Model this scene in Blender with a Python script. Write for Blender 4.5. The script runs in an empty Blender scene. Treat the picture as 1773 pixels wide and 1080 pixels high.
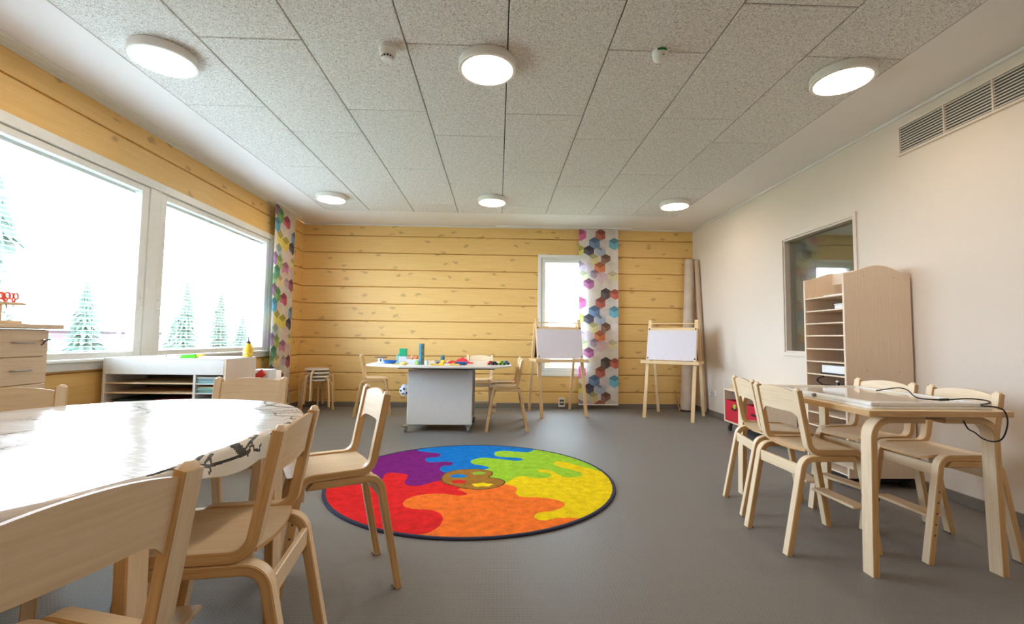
import bpy, bmesh, math, random
import numpy as np
from mathutils import Vector, Matrix

random.seed(7)
SC = bpy.context.scene
C = SC.collection

# ------------------------------------------------------------------ camera
YAW, PITCH, ROLL, FPX, EYE = 0.03088, 0.05982, 0.01249, 784.9, 1.032
cam_d = bpy.data.cameras.new('camera')
cam_d.sensor_width = 36.0
cam_d.lens = FPX / 1773 * 36.0
cam_d.clip_end = 300
cam_d.clip_start = 0.02
cam = bpy.data.objects.new('camera', cam_d)
C.objects.link(cam)
fw = Vector((math.sin(YAW) * math.cos(PITCH), math.cos(YAW) * math.cos(PITCH), math.sin(PITCH)))
r0 = Vector((math.cos(YAW), -math.sin(YAW), 0))
u0 = Vector((-math.sin(PITCH) * math.sin(YAW), -math.sin(PITCH) * math.cos(YAW), math.cos(PITCH)))
rt = r0 * math.cos(ROLL) + u0 * math.sin(ROLL)
up = -r0 * math.sin(ROLL) + u0 * math.cos(ROLL)
cam.matrix_world = Matrix(((rt.x, up.x, -fw.x, 0), (rt.y, up.y, -fw.y, 0), (rt.z, up.z, -fw.z, EYE), (0, 0, 0, 1)))
SC.camera = cam

# ------------------------------------------------------------------ world, exposure
SKY_STRENGTH = 9.0
LAMP_STRENGTH = 12.0
wd = bpy.data.worlds.new('overcast_sky')
SC.world = wd
wd.use_nodes = True
bg = wd.node_tree.nodes['Background']
bg.inputs['Color'].default_value = (0.82, 0.94, 1.17, 1)
bg.inputs['Strength'].default_value = SKY_STRENGTH
SC.view_settings.view_transform = 'Standard'
SC.view_settings.look = 'None'
SC.view_settings.gamma = 1
SC.view_settings.use_curve_mapping = False
SC.view_settings.exposure = 1.62
SC.cycles.use_denoising = True
SC.cycles.max_bounces = 12
SC.cycles.diffuse_bounces = 8
SC.cycles.transparent_max_bounces = 16
SC.cycles.caustics_reflective = False
SC.cycles.caustics_refractive = False
SC.cycles.sample_clamp_indirect = 8

def portal(name, loc, rot, sx, sy):
    l = bpy.data.lights.new(name, 'AREA')
    l.shape = 'RECTANGLE'; l.size = sx; l.size_y = sy
    l.cycles.is_portal = True
    o = bpy.data.objects.new(name, l); C.objects.link(o)
    o.location = loc; o.rotation_euler = rot

# ------------------------------------------------------------------ room numbers (metres)
XL, XR, YB, YR, H = -2.961, 3.024, 6.915, -1.7, 2.757

# ------------------------------------------------------------------ materials
def lin(c):
    return tuple(((v / 255) / 12.92 if v / 255 <= .04045 else ((v / 255 + .055) / 1.055) ** 2.4) for v in c)

class NT:
    def __init__(s, m):
        s.t = m.node_tree; s.n = s.t.nodes; s.l = s.t.links
        s.p = s.n['Principled BSDF']
    def new(s, t, **k):
        n = s.n.new(t)
        for a, b in k.items():
            if a in n.inputs: n.inputs[a].default_value = b
            else: setattr(n, a, b)
        return n
    def link(s, a, b): s.l.new(a, b)
    def ramp(s, fac, stops):
        r = s.new('ShaderNodeValToRGB')
        e = r.color_ramp.elements
        while len(e) < len(stops): e.new(.5)
        for i, (p, c) in enumerate(stops):
            e[i].position = p; e[i].color = tuple(c) + (1,)
        s.link(fac, r.inputs['Fac']); return r.outputs['Color']
    def bump(s, h, dist, strength=1.0):
        b = s.new('ShaderNodeBump', Distance=dist, Strength=strength)
        s.link(h, b.inputs['Height']); s.link(b.outputs['Normal'], s.p.inputs['Normal'])

def M(name, rgb, rough=.5, spec=.5, metal=0, alt=None, scale=30, bump=0, emit=None):
    m = bpy.data.materials.new(name); m.use_nodes = True
    t = NT(m); p = t.p
    c = lin(rgb)
    p.inputs['Base Color'].default_value = c + (1,)
    p.inputs['Roughness'].default_value = rough
    p.inputs['Specular IOR Level'].default_value = spec
    p.inputs['Metallic'].default_value = metal
    if alt is None and not metal: alt = tuple(max(0, v * .985) for v in rgb)
    if alt is not None or bump:
        tc = t.new('ShaderNodeTexCoord')
        n = t.new('ShaderNodeTexNoise', Scale=scale, Detail=3.0)
        t.link(tc.outputs['Object'], n.inputs['Vector'])
        if alt is not None:
            t.link(t.ramp(n.outputs['Fac'], [(.35, lin(alt)), (.65, c)]), p.inputs['Base Color'])
        if bump: t.bump(n.outputs['Fac'], bump)
    if emit:
        p.inputs['Emission Color'].default_value = lin(emit[0]) + (1,)
        p.inputs['Emission Strength'].default_value = emit[1]
    return m

def wood(name, base, dark, rough=.42, ply=False):
    """veneer whose grain follows the UV u axis; ply=True draws the laminated layers across v"""
    m = bpy.data.materials.new(name); m.use_nodes = True
    t = NT(m)
    uv = t.new('ShaderNodeUVMap')
    mp = t.new('ShaderNodeMapping'); mp.inputs['Scale'].default_value = (1.6, 28, 1)
    oi = t.new('ShaderNodeObjectInfo')
    mul = t.new('ShaderNodeVectorMath', operation='SCALE'); 
    cx = t.new('ShaderNodeCombineXYZ'); t.link(oi.outputs['Random'], cx.inputs['X']); t.link(oi.outputs['Random'], cx.inputs['Y'])
    t.link(cx.outputs[0], mul.inputs[0]); mul.inputs['Scale'].default_value = 37
    t.link(uv.outputs[0], mp.inputs['Vector']); t.link(mul.outputs[0], mp.inputs['Location'])
    n = t.new('ShaderNodeTexNoise', Scale=3.0, Detail=5.0, Roughness=.6, Distortion=.3)
    t.link(mp.outputs[0], n.inputs['Vector'])
    col = t.ramp(n.outputs['Fac'], [(.32, lin(dark)), (.62, lin(base))])
    if ply:
        w = t.new('ShaderNodeTexWave', Scale=95.0, Distortion=.6, Detail=1.0)
        w.bands_direction = 'Y'; w.inputs['Detail Scale'].default_value = .3
        t.link(uv.outputs[0], w.inputs['Vector'])
        mx = t.new('ShaderNodeMix'); mx.data_type = 'RGBA'; mx.blend_type = 'MULTIPLY'
        mx.inputs['Factor'].default_value = .55
        t.link(col, mx.inputs['A']); t.link(t.ramp(w.outputs['Fac'], [(.3, (.72, .62, .5)), (.6, (1, 1, 1))]), mx.inputs['B'])
        col = mx.outputs['Result']
    t.link(col, t.p.inputs['Base Color'])
    t.p.inputs['Roughness'].default_value = rough
    t.bump(n.outputs['Fac'], .0004)
    return m

def attr_mat(name, rough=.8, noise=0, nscale=60, bump=0, spec=.4, coat=0):
    m = bpy.data.materials.new(name); m.use_nodes = True
    t = NT(m)
    a = t.new('ShaderNodeAttribute', attribute_name='print')
    col = a.outputs['Color']
    tc = t.new('ShaderNodeTexCoord')
    n = t.new('ShaderNodeTexNoise', Scale=nscale, Detail=4.0, Roughness=.65)
    t.link(tc.outputs['Object'], n.inputs['Vector'])
    if noise:
        mx = t.new('ShaderNodeMix'); mx.data_type = 'RGBA'; mx.blend_type = 'MULTIPLY'; mx.inputs['Factor'].default_value = 1
        t.link(col, mx.inputs['A'])
        t.link(t.ramp(n.outputs['Fac'], [(.3, (1 - noise,) * 3), (.66, (1, 1, 1))]), mx.inputs['B'])
        col = mx.outputs['Result']
    t.link(col, t.p.inputs['Base Color'])
    t.p.inputs['Roughness'].default_value = rough
    t.p.inputs['Specular IOR Level'].default_value = spec
    if coat: t.p.inputs['Coat Weight'].default_value = coat; t.p.inputs['Coat Roughness'].default_value = .06
    if bump: t.bump(n.outputs['Fac'], bump)
    return m

BIRCH = wood('birch_veneer', (238, 219, 188), (227, 203, 168))
EDGE = wood('birch_plywood_edge', (216, 180, 128), (198, 158, 106), ply=True)
BOARD = wood('birch_board', (226, 202, 168), (214, 187, 151), rough=.5)
PINE = wood('pine_batten', (236, 208, 162), (222, 186, 134), rough=.5)
MDF = wood('beech_laminate', (226, 203, 170), (217, 192, 157), rough=.45)
PALEBOARD = wood('pale_birch_panel', (234, 216, 194), (228, 207, 183), rough=.55)
WHITE = M('white_paint', (232, 232, 228), .45)
FRAMEW = M('white_window_paint', (228, 230, 226), .35)
WALLP = M('plaster_paint', (225, 214, 201), .8, .2, alt=(224, 213, 200), scale=8)
BORDER = M('ceiling_plaster', (231, 228, 225), .8, .2, alt=(230, 227, 224), scale=5)
LAMINATE = M('white_laminate', (226, 226, 224), .3)
GREYBASE = M('grey_vinyl_skirting', (122, 114, 104), .5)
DARK = M('dark_plastic', (34, 34, 36), .45)
BLACK = M('black_rubber', (20, 20, 21), .6)
STEEL = M('brushed_steel', (190, 190, 190), .3, metal=1)
BRASSY = M('brass_bracket', (150, 130, 60), .4, metal=1)
SCREWD = M('dark_screw', (70, 56, 44), .5)
RED = M('red_felt', (196, 22, 44), .8)
PAPER = M('white_paper', (238, 238, 238), .7)
PAPERL = M('easel_whiteboard', (216, 212, 222), .35)
CHALK = M('chalkboard_back', (60, 46, 38), .7)

def log_mat():
    m = bpy.data.materials.new('waxed_log_timber'); m.use_nodes = True
    t = NT(m)
    tc = t.new('ShaderNodeTexCoord')
    sp = t.new('ShaderNodeSeparateXYZ'); t.link(tc.outputs['Object'], sp.inputs[0])
    ad = t.new('ShaderNodeMath', operation='ADD'); t.link(sp.outputs['X'], ad.inputs[0]); t.link(sp.outputs['Y'], ad.inputs[1])
    oi = t.new('ShaderNodeObjectInfo')
    sh = t.new('ShaderNodeMath', operation='MULTIPLY_ADD'); t.link(oi.outputs['Random'], sh.inputs[0]); sh.inputs[1].default_value = 53; t.link(ad.outputs[0], sh.inputs[2])
    cb = t.new('ShaderNodeCombineXYZ'); t.link(sh.outputs[0], cb.inputs['X']); t.link(sp.outputs['Z'], cb.inputs['Y'])
    mp = t.new('ShaderNodeMapping'); mp.inputs['Scale'].default_value = (1.2, 22, 1); t.link(cb.outputs[0], mp.inputs['Vector'])
    g = t.new('ShaderNodeTexNoise', Scale=2.0, Detail=5.0, Roughness=.6, Distortion=.4); t.link(mp.outputs[0], g.inputs['Vector'])
    base = t.ramp(g.outputs['Fac'], [(.28, lin((222, 181, 108))), (.68, lin((232, 194, 124)))])
    # knots: sparse elongated smudges
    rot = t.new('ShaderNodeMapping'); rot.vector_type = 'POINT'; rot.inputs['Rotation'].default_value = (0, 0, .95); rot.inputs['Scale'].default_value = (2.6, 6.4, 1)
    nz = t.new('ShaderNodeTexNoise', Scale=14.0, Detail=2.0); t.link(cb.outputs[0], nz.inputs['Vector'])
    dv = t.new('ShaderNodeVectorMath', operation='MULTIPLY_ADD'); t.link(nz.outputs['Color'], dv.inputs[0]); dv.inputs[1].default_value = (.09, .09, 0); t.link(cb.outputs[0], dv.inputs[2])
    t.link(dv.outputs[0], rot.inputs['Vector'])
    v = t.new('ShaderNodeTexVoronoi', Scale=1.0); v.voronoi_dimensions = '2D'; t.link(rot.outputs[0], v.inputs['Vector'])
    k = t.ramp(v.outputs['Distance'], [(.05, (1, 1, 1)), (.15, (0, 0, 0))])
    cs = t.new('ShaderNodeSeparateXYZ'); t.link(v.outputs['Color'], cs.inputs[0])
    gate = t.new('ShaderNodeMath', operation='GREATER_THAN'); t.link(cs.outputs['X'], gate.inputs[0]); gate.inputs[1].default_value = .3
    ka = t.new('ShaderNodeMath', operation='MULTIPLY'); t.link(k, ka.inputs[0]); t.link(gate.outputs[0], ka.inputs[1])
    kb = t.new('ShaderNodeMath', operation='MULTIPLY'); t.link(ka.outputs[0], kb.inputs[0]); kb.inputs[1].default_value = .62
    mx = t.new('ShaderNodeMix'); mx.data_type = 'RGBA'; t.link(kb.outputs[0], mx.inputs['Factor'])
    t.link(base, mx.inputs['A']); mx.inputs['B'].default_value = lin((160, 124, 78)) + (1,)
    t.link(mx.outputs['Result'], t.p.inputs['Base Color'])
    t.p.inputs['Roughness'].default_value = .48
    t.bump(g.outputs['Fac'], .0008)
    return m
LOG = log_mat()

def wool_mat():
    m = bpy.data.materials.new('wood_wool_board'); m.use_nodes = True
    t = NT(m)
    tc = t.new('ShaderNodeTexCoord')
    n1 = t.new('ShaderNodeTexNoise', Scale=80.0, Detail=3.0, Roughness=.7, Distortion=1.6); t.link(tc.outputs['Object'], n1.inputs['Vector'])
    n2 = t.new('ShaderNodeTexNoise', Scale=230.0, Detail=2.0, Roughness=.6); t.link(tc.outputs['Object'], n2.inputs['Vector'])
    mu = t.new('ShaderNodeMath', operation='MULTIPLY_ADD'); t.link(n2.outputs['Fac'], mu.inputs[0]); mu.inputs[1].default_value = .45; 
    m3 = t.new('ShaderNodeMath', operation='MULTIPLY'); t.link(n1.outputs['Fac'], m3.inputs[0]); m3.inputs[1].default_value = .6
    t.link(m3.outputs[0], mu.inputs[2])
    t.link(t.ramp(mu.outputs[0], [(.42, lin((150, 144, 136))), (.50, lin((220, 218, 213))), (.58, lin((240, 239, 236)))]), t.p.inputs['Base Color'])
    t.p.inputs['Roughness'].default_value = .95
    t.p.inputs['Specular IOR Level'].default_value = .1
    t.bump(mu.outputs[0], .004)
    return m
WOOL = wool_mat()

def floor_mat():
    m = bpy.data.materials.new('grey_vinyl_floor'); m.use_nodes = True
    t = NT(m)
    tc = t.new('ShaderNodeTexCoord')
    n = t.new('ShaderNodeTexNoise', Scale=160.0, Detail=3.0); t.link(tc.outputs['Object'], n.inputs['Vector'])
    t.link(t.ramp(n.outputs['Fac'], [(.35, lin((116, 113, 110))), (.65, lin((126, 123, 120)))]), t.p.inputs['Base Color'])
    v = t.new('ShaderNodeTexVoronoi', Scale=62.0, Randomness=.0); v.voronoi_dimensions = '2D'; t.link(tc.outputs['Object'], v.inputs['Vector'])
    b = t.ramp(v.outputs['Distance'], [(.18, (1, 1, 1)), (.34, (0, 0, 0))])
    t.bump(b, .0006)
    t.p.inputs['Roughness'].default_value = .5
    t.p.inputs['Specular IOR Level'].default_value = .4
    return m
FLOOR = floor_mat()

def glass_mat(name, tint=(1, 1, 1), boost=1.0):
    m = bpy.data.materials.new(name); m.use_nodes = True
    t = m.node_tree; n = t.nodes; n.remove(n['Principled BSDF'])
    tr = n.new('ShaderNodeBsdfTransparent'); tr.inputs['Color'].default_value = tint + (1,)
    gl = n.new('ShaderNodeBsdfGlossy'); gl.inputs['Roughness'].default_value = .005
    ge = n.new('ShaderNodeNewGeometry'); dt = n.new('ShaderNodeVectorMath'); dt.operation = 'DOT_PRODUCT'
    t.links.new(ge.outputs['Incoming'], dt.inputs[0]); t.links.new(ge.outputs['Normal'], dt.inputs[1])
    def mth(op, x, y=None, v=None):
        k = n.new('ShaderNodeMath'); k.operation = op
        t.links.new(x, k.inputs[0])
        if v is not None: k.inputs[1].default_value = v
        return k.outputs[0]
    c = mth('ABSOLUTE', dt.outputs['Value'])
    k = n.new('ShaderNodeMath'); k.operation = 'SUBTRACT'; k.inputs[0].default_value = 1; t.links.new(c, k.inputs[1])
    f = mth('MULTIPLY_ADD', mth('POWER', k.outputs[0], v=5.0), v=.96 * boost); f.node.inputs[2].default_value = .04 * boost
    mx = n.new('ShaderNodeMixShader')
    t.links.new(f, mx.inputs['Fac']); t.links.new(tr.outputs[0], mx.inputs[1]); t.links.new(gl.outputs[0], mx.inputs[2])
    t.links.new(mx.outputs[0], n['Material Output'].inputs['Surface'])
    return m
GLASS = glass_mat('window_glass', (.97, .99, .98))
GLASSR = glass_mat('interior_window_glass', (.95, .97, .95), 2.4)

# ------------------------------------------------------------------ mesh builder
class MB:
    def __init__(s):
        s.v = []; s.f = []; s.m = []; s.uv = []; s.xf = None
    def add(s, vs, fs, mi=0, uvs=None):
        b = len(s.v)
        for p in vs:
            p = Vector(p)
            s.v.append(s.xf @ p if s.xf else p)
        for i, f in enumerate(fs):
            s.f.append(tuple(b + k for k in f))
            s.m.append(mi[i] if isinstance(mi, (list, tuple)) else mi)
            s.uv.append(uvs[i] if uvs else None)
        return s
    def box(s, x0, x1, y0, y1, z0, z1, bev=0.0, mi=0):
        lo = (min(x0, x1), min(y0, y1), min(z0, z1)); hi = (max(x0, x1), max(y0, y1), max(z0, z1))
        d = [hi[i] - lo[i] for i in range(3)]
        ax = d.index(max(d))
        o = [i for i in range(3) if i != ax]
        def uvf(vs, fs):
            out = []
            for f in fs:
                ps = [vs[k] for k in f]
                ex = [max(p[i] for p in ps) - min(p[i] for p in ps) for i in range(3)]
                c = o[0] if ex[o[0]] >= ex[o[1]] else o[1]
                a = ax if ex[ax] > 1e-6 else (o[1] if c == o[0] else o[0])
                out.append([(p[a], p[c]) for p in ps])
            return out
        if bev <= 0:
            vs = [(x, y, z) for x in (lo[0], hi[0]) for y in (lo[1], hi[1]) for z in (lo[2], hi[2])]
            fs = [(0, 1, 3, 2), (4, 6, 7, 5), (0, 4, 5, 1), (2, 3, 7, 6), (0, 2, 6, 4), (1, 5, 7, 3)]
            return s.add(vs, fs, mi, uvf(vs, fs))
        b = min(bev, min(d) * .49)
        vs = []; idx = {}
        for sx in (0, 1):
            for sy in (0, 1):
                for sz in (0, 1):
                    c = [(lo, hi)[k][i] for i, k in enumerate((sx, sy, sz))]
                    sg = [1 if k == 0 else -1 for k in (sx, sy, sz)]
                    for a in range(3):
                        q = [c[i] + (0 if i == a else sg[i] * b) for i in range(3)]
                        idx[(sx, sy, sz, a)] = len(vs); vs.append(tuple(q))
        fs = []
        I = lambda t, a: idx[t + (a,)]
        for a in range(3):
            u, w = [i for i in range(3) if i != a]
            for k in (0, 1):
                cs = []
                for (p, q) in ((0, 0), (1, 0), (1, 1), (0, 1)):
                    t = [0, 0, 0]; t[a] = k; t[u] = p; t[w] = q; cs.append(tuple(t))
                fs.append(tuple(I(t, a) for t in cs))
        for a in range(3):
            u, w = [i for i in range(3) if i != a]
            for (p, q) in ((0, 0), (1, 0), (1, 1), (0, 1)):
                t0 = [0, 0, 0]; t1 = [0, 0, 0]; t1[a] = 1
                t0[u] = t1[u] = p; t0[w] = t1[w] = q
                t0, t1 = tuple(t0), tuple(t1)
                fs.append((I(t0, u), I(t1, u), I(t1, w), I(t0, w)))
        for sx in (0, 1):
            for sy in (0, 1):
                for sz in (0, 1):
                    fs.append(tuple(I((sx, sy, sz), a) for a in range(3)))
        return s.add(vs, fs, mi, uvf(vs, fs))
    def prism(s, poly, axis, d0, d1, mi=0, mi_side=None, bev=0):
        """2D outline extruded along x, y or z; the 2D coordinates are the other two axes in order"""
        n = len(poly)
        def P(p, d):
            return {'x': (d, p[0], p[1]), 'y': (p[0], d, p[1]), 'z': (p[0], p[1], d)}[axis]
        def inset(b):
            out = []
            ar = sum(poly[i][0] * poly[(i + 1) % n][1] - poly[(i + 1) % n][0] * poly[i][1] for i in range(n))
            sg = 1 if ar > 0 else -1
            for i in range(n):
                a, p, c = Vector(poly[i - 1]), Vector(poly[i]), Vector(poly[(i + 1) % n])
                e1 = (p - a); e2 = (c - p)
                if e1.length < 1e-9 or e2.length < 1e-9: out.append(tuple(p)); continue
                e1.normalize(); e2.normalize()
                n1 = Vector((-e1.y, e1.x)) * sg; n2 = Vector((-e2.y, e2.x)) * sg
                k = (n1 + n2); k = k / max(.4, k.length_squared) * 2 if k.length > 1e-6 else n1
                out.append(tuple(p + k * b))
            return out
        L = [0]
        for i in range(n): L.append(L[-1] + (Vector(poly[(i + 1) % n]) - Vector(poly[i])).length)
        if bev:
            q = inset(bev); sg = 1 if d1 > d0 else -1
            rings = [(q, d0), (poly, d0 + sg * bev), (poly, d1 - sg * bev), (q, d1)]
        else:
            rings = [(poly, d0), (poly, d1)]
        vs = [P(p, d) for pl, d in rings for p in pl]
        fs = []; uv = []; ms = []
        xs = [p[0] for p in poly]; ys = [p[1] for p in poly]
        hor = (max(xs) - min(xs)) >= (max(ys) - min(ys))
        for k in range(len(rings) - 1):
            for i in range(n):
                j = (i + 1) % n
                fs.append((k * n + i, k * n + j, (k + 1) * n + j, (k + 1) * n + i))
                uv.append([(L[i], rings[k][1]), (L[i + 1], rings[k][1]), (L[i + 1], rings[k + 1][1]), (L[i], rings[k + 1][1])])
                ms.append(mi if mi_side is None else mi_side)
        fs.append(tuple(range(n))); fs.append(tuple((len(rings) - 1) * n + i for i in range(n)))
        c = [(p if hor else (p[1], p[0])) for p in poly]
        uv += [c, c]; ms += [mi, mi]
        return s.add(vs, fs, ms, uv)
    def strip(s, path, t, w, yc, ch=.003, mi=0, mi_edge=1, plane='xz', cut0=0, cut1=0):
        """bent lamination: path of 2D points, thickness t in the plane, width w across it"""
        pts = [Vector(p) for p in path]; n = len(pts)
        sec = [(-t / 2, -w / 2 + ch), (-t / 2 + ch, -w / 2), (t / 2 - ch, -w / 2), (t / 2, -w / 2 + ch), (t / 2, w / 2 - ch), (t / 2 - ch, w / 2), (-t / 2 + ch, w / 2), (-t / 2, w / 2 - ch)]
        vs = []; L = 0; Ls = []
        for i, p in enumerate(pts):
            a = pts[max(0, i - 1)]; b = pts[min(n - 1, i + 1)]
            d = (b - a).normalized(); nn = Vector((-d.y, d.x)); k = 1
            if 0 < i < n - 1:
                d1 = (pts[i] - a).normalized(); k = 1 / max(.5, abs(nn.dot(Vector((-d1.y, d1.x)))))
            sl = cut0 if i == 0 else (cut1 if i == n - 1 else 0)
            if i: L += (pts[i] - pts[i - 1]).length
            Ls.append(L)
            for (q, y) in sec:
                r = p + nn * q * k + d * sl * q
                vs.append((r.x, yc + y, r.y) if plane == 'xz' else ((yc + y, r.x, r.y) if plane == 'yz' else (r.x, r.y, yc + y)))
        fs = []; uv = []; ms = []
        edge = {0: 1, 1: 1, 2: 1, 4: 1, 5: 1, 6: 1}
        for i in range(n - 1):
            for k in range(8):
                j = (k + 1) % 8
                fs.append((i * 8 + k, i * 8 + j, (i + 1) * 8 + j, (i + 1) * 8 + k))
                if k in edge: c0, c1 = sec[k][0], sec[j][0]
                else: c0, c1 = sec[k][1], sec[j][1]
                uv.append([(Ls[i], c0), (Ls[i], c1), (Ls[i + 1], c1), (Ls[i + 1], c0)])
                ms.append(mi_edge if k in edge else mi)
        fs.append(tuple(range(8))); fs.append(tuple((n - 1) * 8 + k for k in range(8)))
        uv += [[q for q in sec]] * 2; ms += [mi_edge, mi_edge]
        return s.add(vs, fs, ms, uv)
    def tube(s, pts, r, n=8, mi=0, cap=True):
        pts = [Vector(p) for p in pts]; N = len(pts)
        rs = r if isinstance(r, (list, tuple)) else [r] * N
        d0 = (pts[1] - pts[0]).normalized()
        up_ = Vector((0, 0, 1)) if abs(d0.z) < .9 else Vector((1, 0, 0))
        vs = []; Ls = [0]
        for i, p in enumerate(pts):
            d = (pts[min(N - 1, i + 1)] - pts[max(0, i - 1)])
            d = d.normalized() if d.length > 1e-9 else d0
            a = up_.cross(d)
            if a.length < 1e-6: a = d.orthogonal()
            a.normalize(); b = d.cross(a).normalized(); up_ = b
            if i: Ls.append(Ls[-1] + (p - pts[i - 1]).length)
            for k in range(n):
                t = 2 * math.pi * k / n
                vs.append(p + (a * math.cos(t) + b * math.sin(t)) * rs[i])
        fs = []; uv = []
        for i in range(N - 1):
            for k in range(n):
                j = (k + 1) % n
                fs.append((i * n + k, i * n + j, (i + 1) * n + j, (i + 1) * n + k))
                c0, c1 = k / n * 6.28 * rs[i], (k + 1) / n * 6.28 * rs[i]
                uv.append([(Ls[i], c0), (Ls[i], c1), (Ls[i + 1], c1), (Ls[i + 1], c0)])
        if cap:
            fs.append(tuple(range(n))); fs.append(tuple((N - 1) * n + k for k in range(n)))
            uv += [None, None]
        return s.add(vs, fs, mi, uv)
    def lathe(s, prof, c=(0, 0, 0), n=24, mi=0, sx=1, sy=1, axis='z'):
        vs = []; fs = []
        for (r, z) in prof:
            for k in range(n):
                t = 2 * math.pi * k / n
                x, y = r * math.cos(t) * sx, r * math.sin(t) * sy
                q = {'z': (x, y, z), 'x': (z, x, y), 'y': (x, z, y)}[axis]
                vs.append((c[0] + q[0], c[1] + q[1], c[2] + q[2]))
        for i in range(len(prof) - 1):
            for k in range(n):
                j = (k + 1) % n
                fs.append((i * n + k, i * n + j, (i + 1) * n + j, (i + 1) * n + k))
        fs.append(tuple(range(n))); fs.append(tuple((len(prof) - 1) * n + k for k in range(n)))
        return s.add(vs, fs, mi)
    def build(s, name, mat, parent=None, smooth=32, recalc=True, kind=None, label=None):
        me = bpy.data.meshes.new(name)
        me.from_pydata([tuple(p) for p in s.v], [], s.f)
        uvl = me.uv_layers.new(name='UVMap')
        data = []
        for f, u in zip(s.f, s.uv):
            for k, vi in enumerate(f):
                if u: data += [u[k][0], u[k][1]]
                else: data += [s.v[vi].x, s.v[vi].y + s.v[vi].z]
        uvl.data.foreach_set('uv', data)
        mats = mat if isinstance(mat, (list, tuple)) else [mat]
        for q in mats: me.materials.append(q)
        me.polygons.foreach_set('material_index', s.m)
        if recalc:
            b = bmesh.new(); b.from_mesh(me); bmesh.ops.recalc_face_normals(b, faces=b.faces); b.to_mesh(me); b.free()
        if smooth:
            me.polygons.foreach_set('use_smooth', [True] * len(me.polygons))
            me.set_sharp_from_angle(angle=math.radians(smooth))
        o = bpy.data.objects.new(name, me); C.objects.link(o)
        if parent: o.parent = parent
        if kind: o['kind'] = kind
        if label: o['label'] = label
        return o

def tag(o, label, cat, group=None, kind=None):
    o['label'] = label; o['category'] = cat
    if group: o['group'] = group
    if kind: o['kind'] = kind
    return o
def thing(name, label, cat, loc=(0, 0, 0), rz=0, group=None):
    o = bpy.data.objects.new(name, None); C.objects.link(o)
    o.empty_display_size = .1
    o.location = loc; o.rotation_euler = (0, 0, rz)
    return tag(o, label, cat, group)
def struct_empty(name):
    o = bpy.data.objects.new(name, None); C.objects.link(o); o['kind'] = 'structure'; return o
def struct(name, mb, mat, **k):
    o = mb.build(name, mat, **k); o['kind'] = 'structure'; return o
def copy_tree(o, parent=None):
    c = o.copy(); C.objects.link(c)
    if parent: c.parent = parent
    for ch in list(o.children): copy_tree(ch, c)
    return c
def arc(cx, cy, r, a0, a1, n=6):
    return [(cx + r * math.cos(math.radians(a0 + (a1 - a0) * i / n)), cy + r * math.sin(math.radians(a0 + (a1 - a0) * i / n))) for i in range(n + 1)]
def fillet(pts, rad, n=6):
    """round the inner corners of a 2D polyline; rad per inner corner"""
    out = [Vector(pts[0])]
    for i in range(1, len(pts) - 1):
        p, a, b = Vector(pts[i]), Vector(pts[i - 1]), Vector(pts[i + 1])
        r = rad[i - 1] if isinstance(rad, (list, tuple)) else rad
        d1 = (a - p).normalized(); d2 = (b - p).normalized()
        ang = math.acos(max(-1, min(1, d1.dot(d2)))); t = r / math.tan(ang / 2)
        s0 = p + d1 * t; s1 = p + d2 * t
        for k in range(n + 1):
            u = k / n
            out.append(s0 * (1 - u) ** 2 + p * 2 * u * (1 - u) * .88 + p * 0 + s1 * u ** 2 + (s0 + s1) / 2 * 2 * u * (1 - u) * .12)
    out.append(Vector(pts[-1]))
    return [tuple(p) for p in out]

# ================================================================== THE SETTING
m = MB(); m.box(XL - .14, XR + .14, YR - .1, YB + .14, -.12, 0)
struct('floor', m, FLOOR)

# ---- ceiling: backing slab, plaster border, wood-wool panels
PX0, PX1, PY1 = 0.0353 - 2.4, 0.0353 + 2.4, 6.15
m = MB(); m.box(XL - .14, XR + .14, YR - .1, YB + .14, H + .03, H + .12)
ceil = struct('ceiling', m, M('dark_seam_backing', (120, 112, 100), .9))  # dark backing colour that shows through the gaps between panels
m = MB()
m.box(XL, PX0, YR, YB, H, H + .03); m.box(PX1, XR, YR, YB, H, H + .03); m.box(PX0, PX1, PY1, YB, H, H + .03)
m.build('plaster_border', BORDER, ceil)
wool_mesh = {}
def wool_panel(x0, y0, y1):
    L = round(y1 - y0, 3)
    g = .0035
    if L not in wool_mesh:
        q = MB(); q.box(g, .6 - g, g, L - g, 0, .029, bev=.004)
        o = q.build('acoustic_panel', WOOL, ceil); wool_mesh[L] = o.data
    else:
        o = bpy.data.objects.new('acoustic_panel', wool_mesh[L]); C.objects.link(o); o.parent = ceil
    o.location = (x0, y0, H + random.uniform(-.0006, .0006))
for k in range(8):
    y = (2.583 if k % 2 else 3.380) - 1.2 * 5
    y = max(y, y)
    ys = [y + 1.2 * i for i in range(12)]
    prev = YR
    for yy in ys:
        if yy <= YR + .1: continue
        e = min(yy, PY1)
        if e - prev > .05: wool_panel(PX0 + .6 * k, prev, e)
        prev = e
        if yy >= PY1: break

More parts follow.
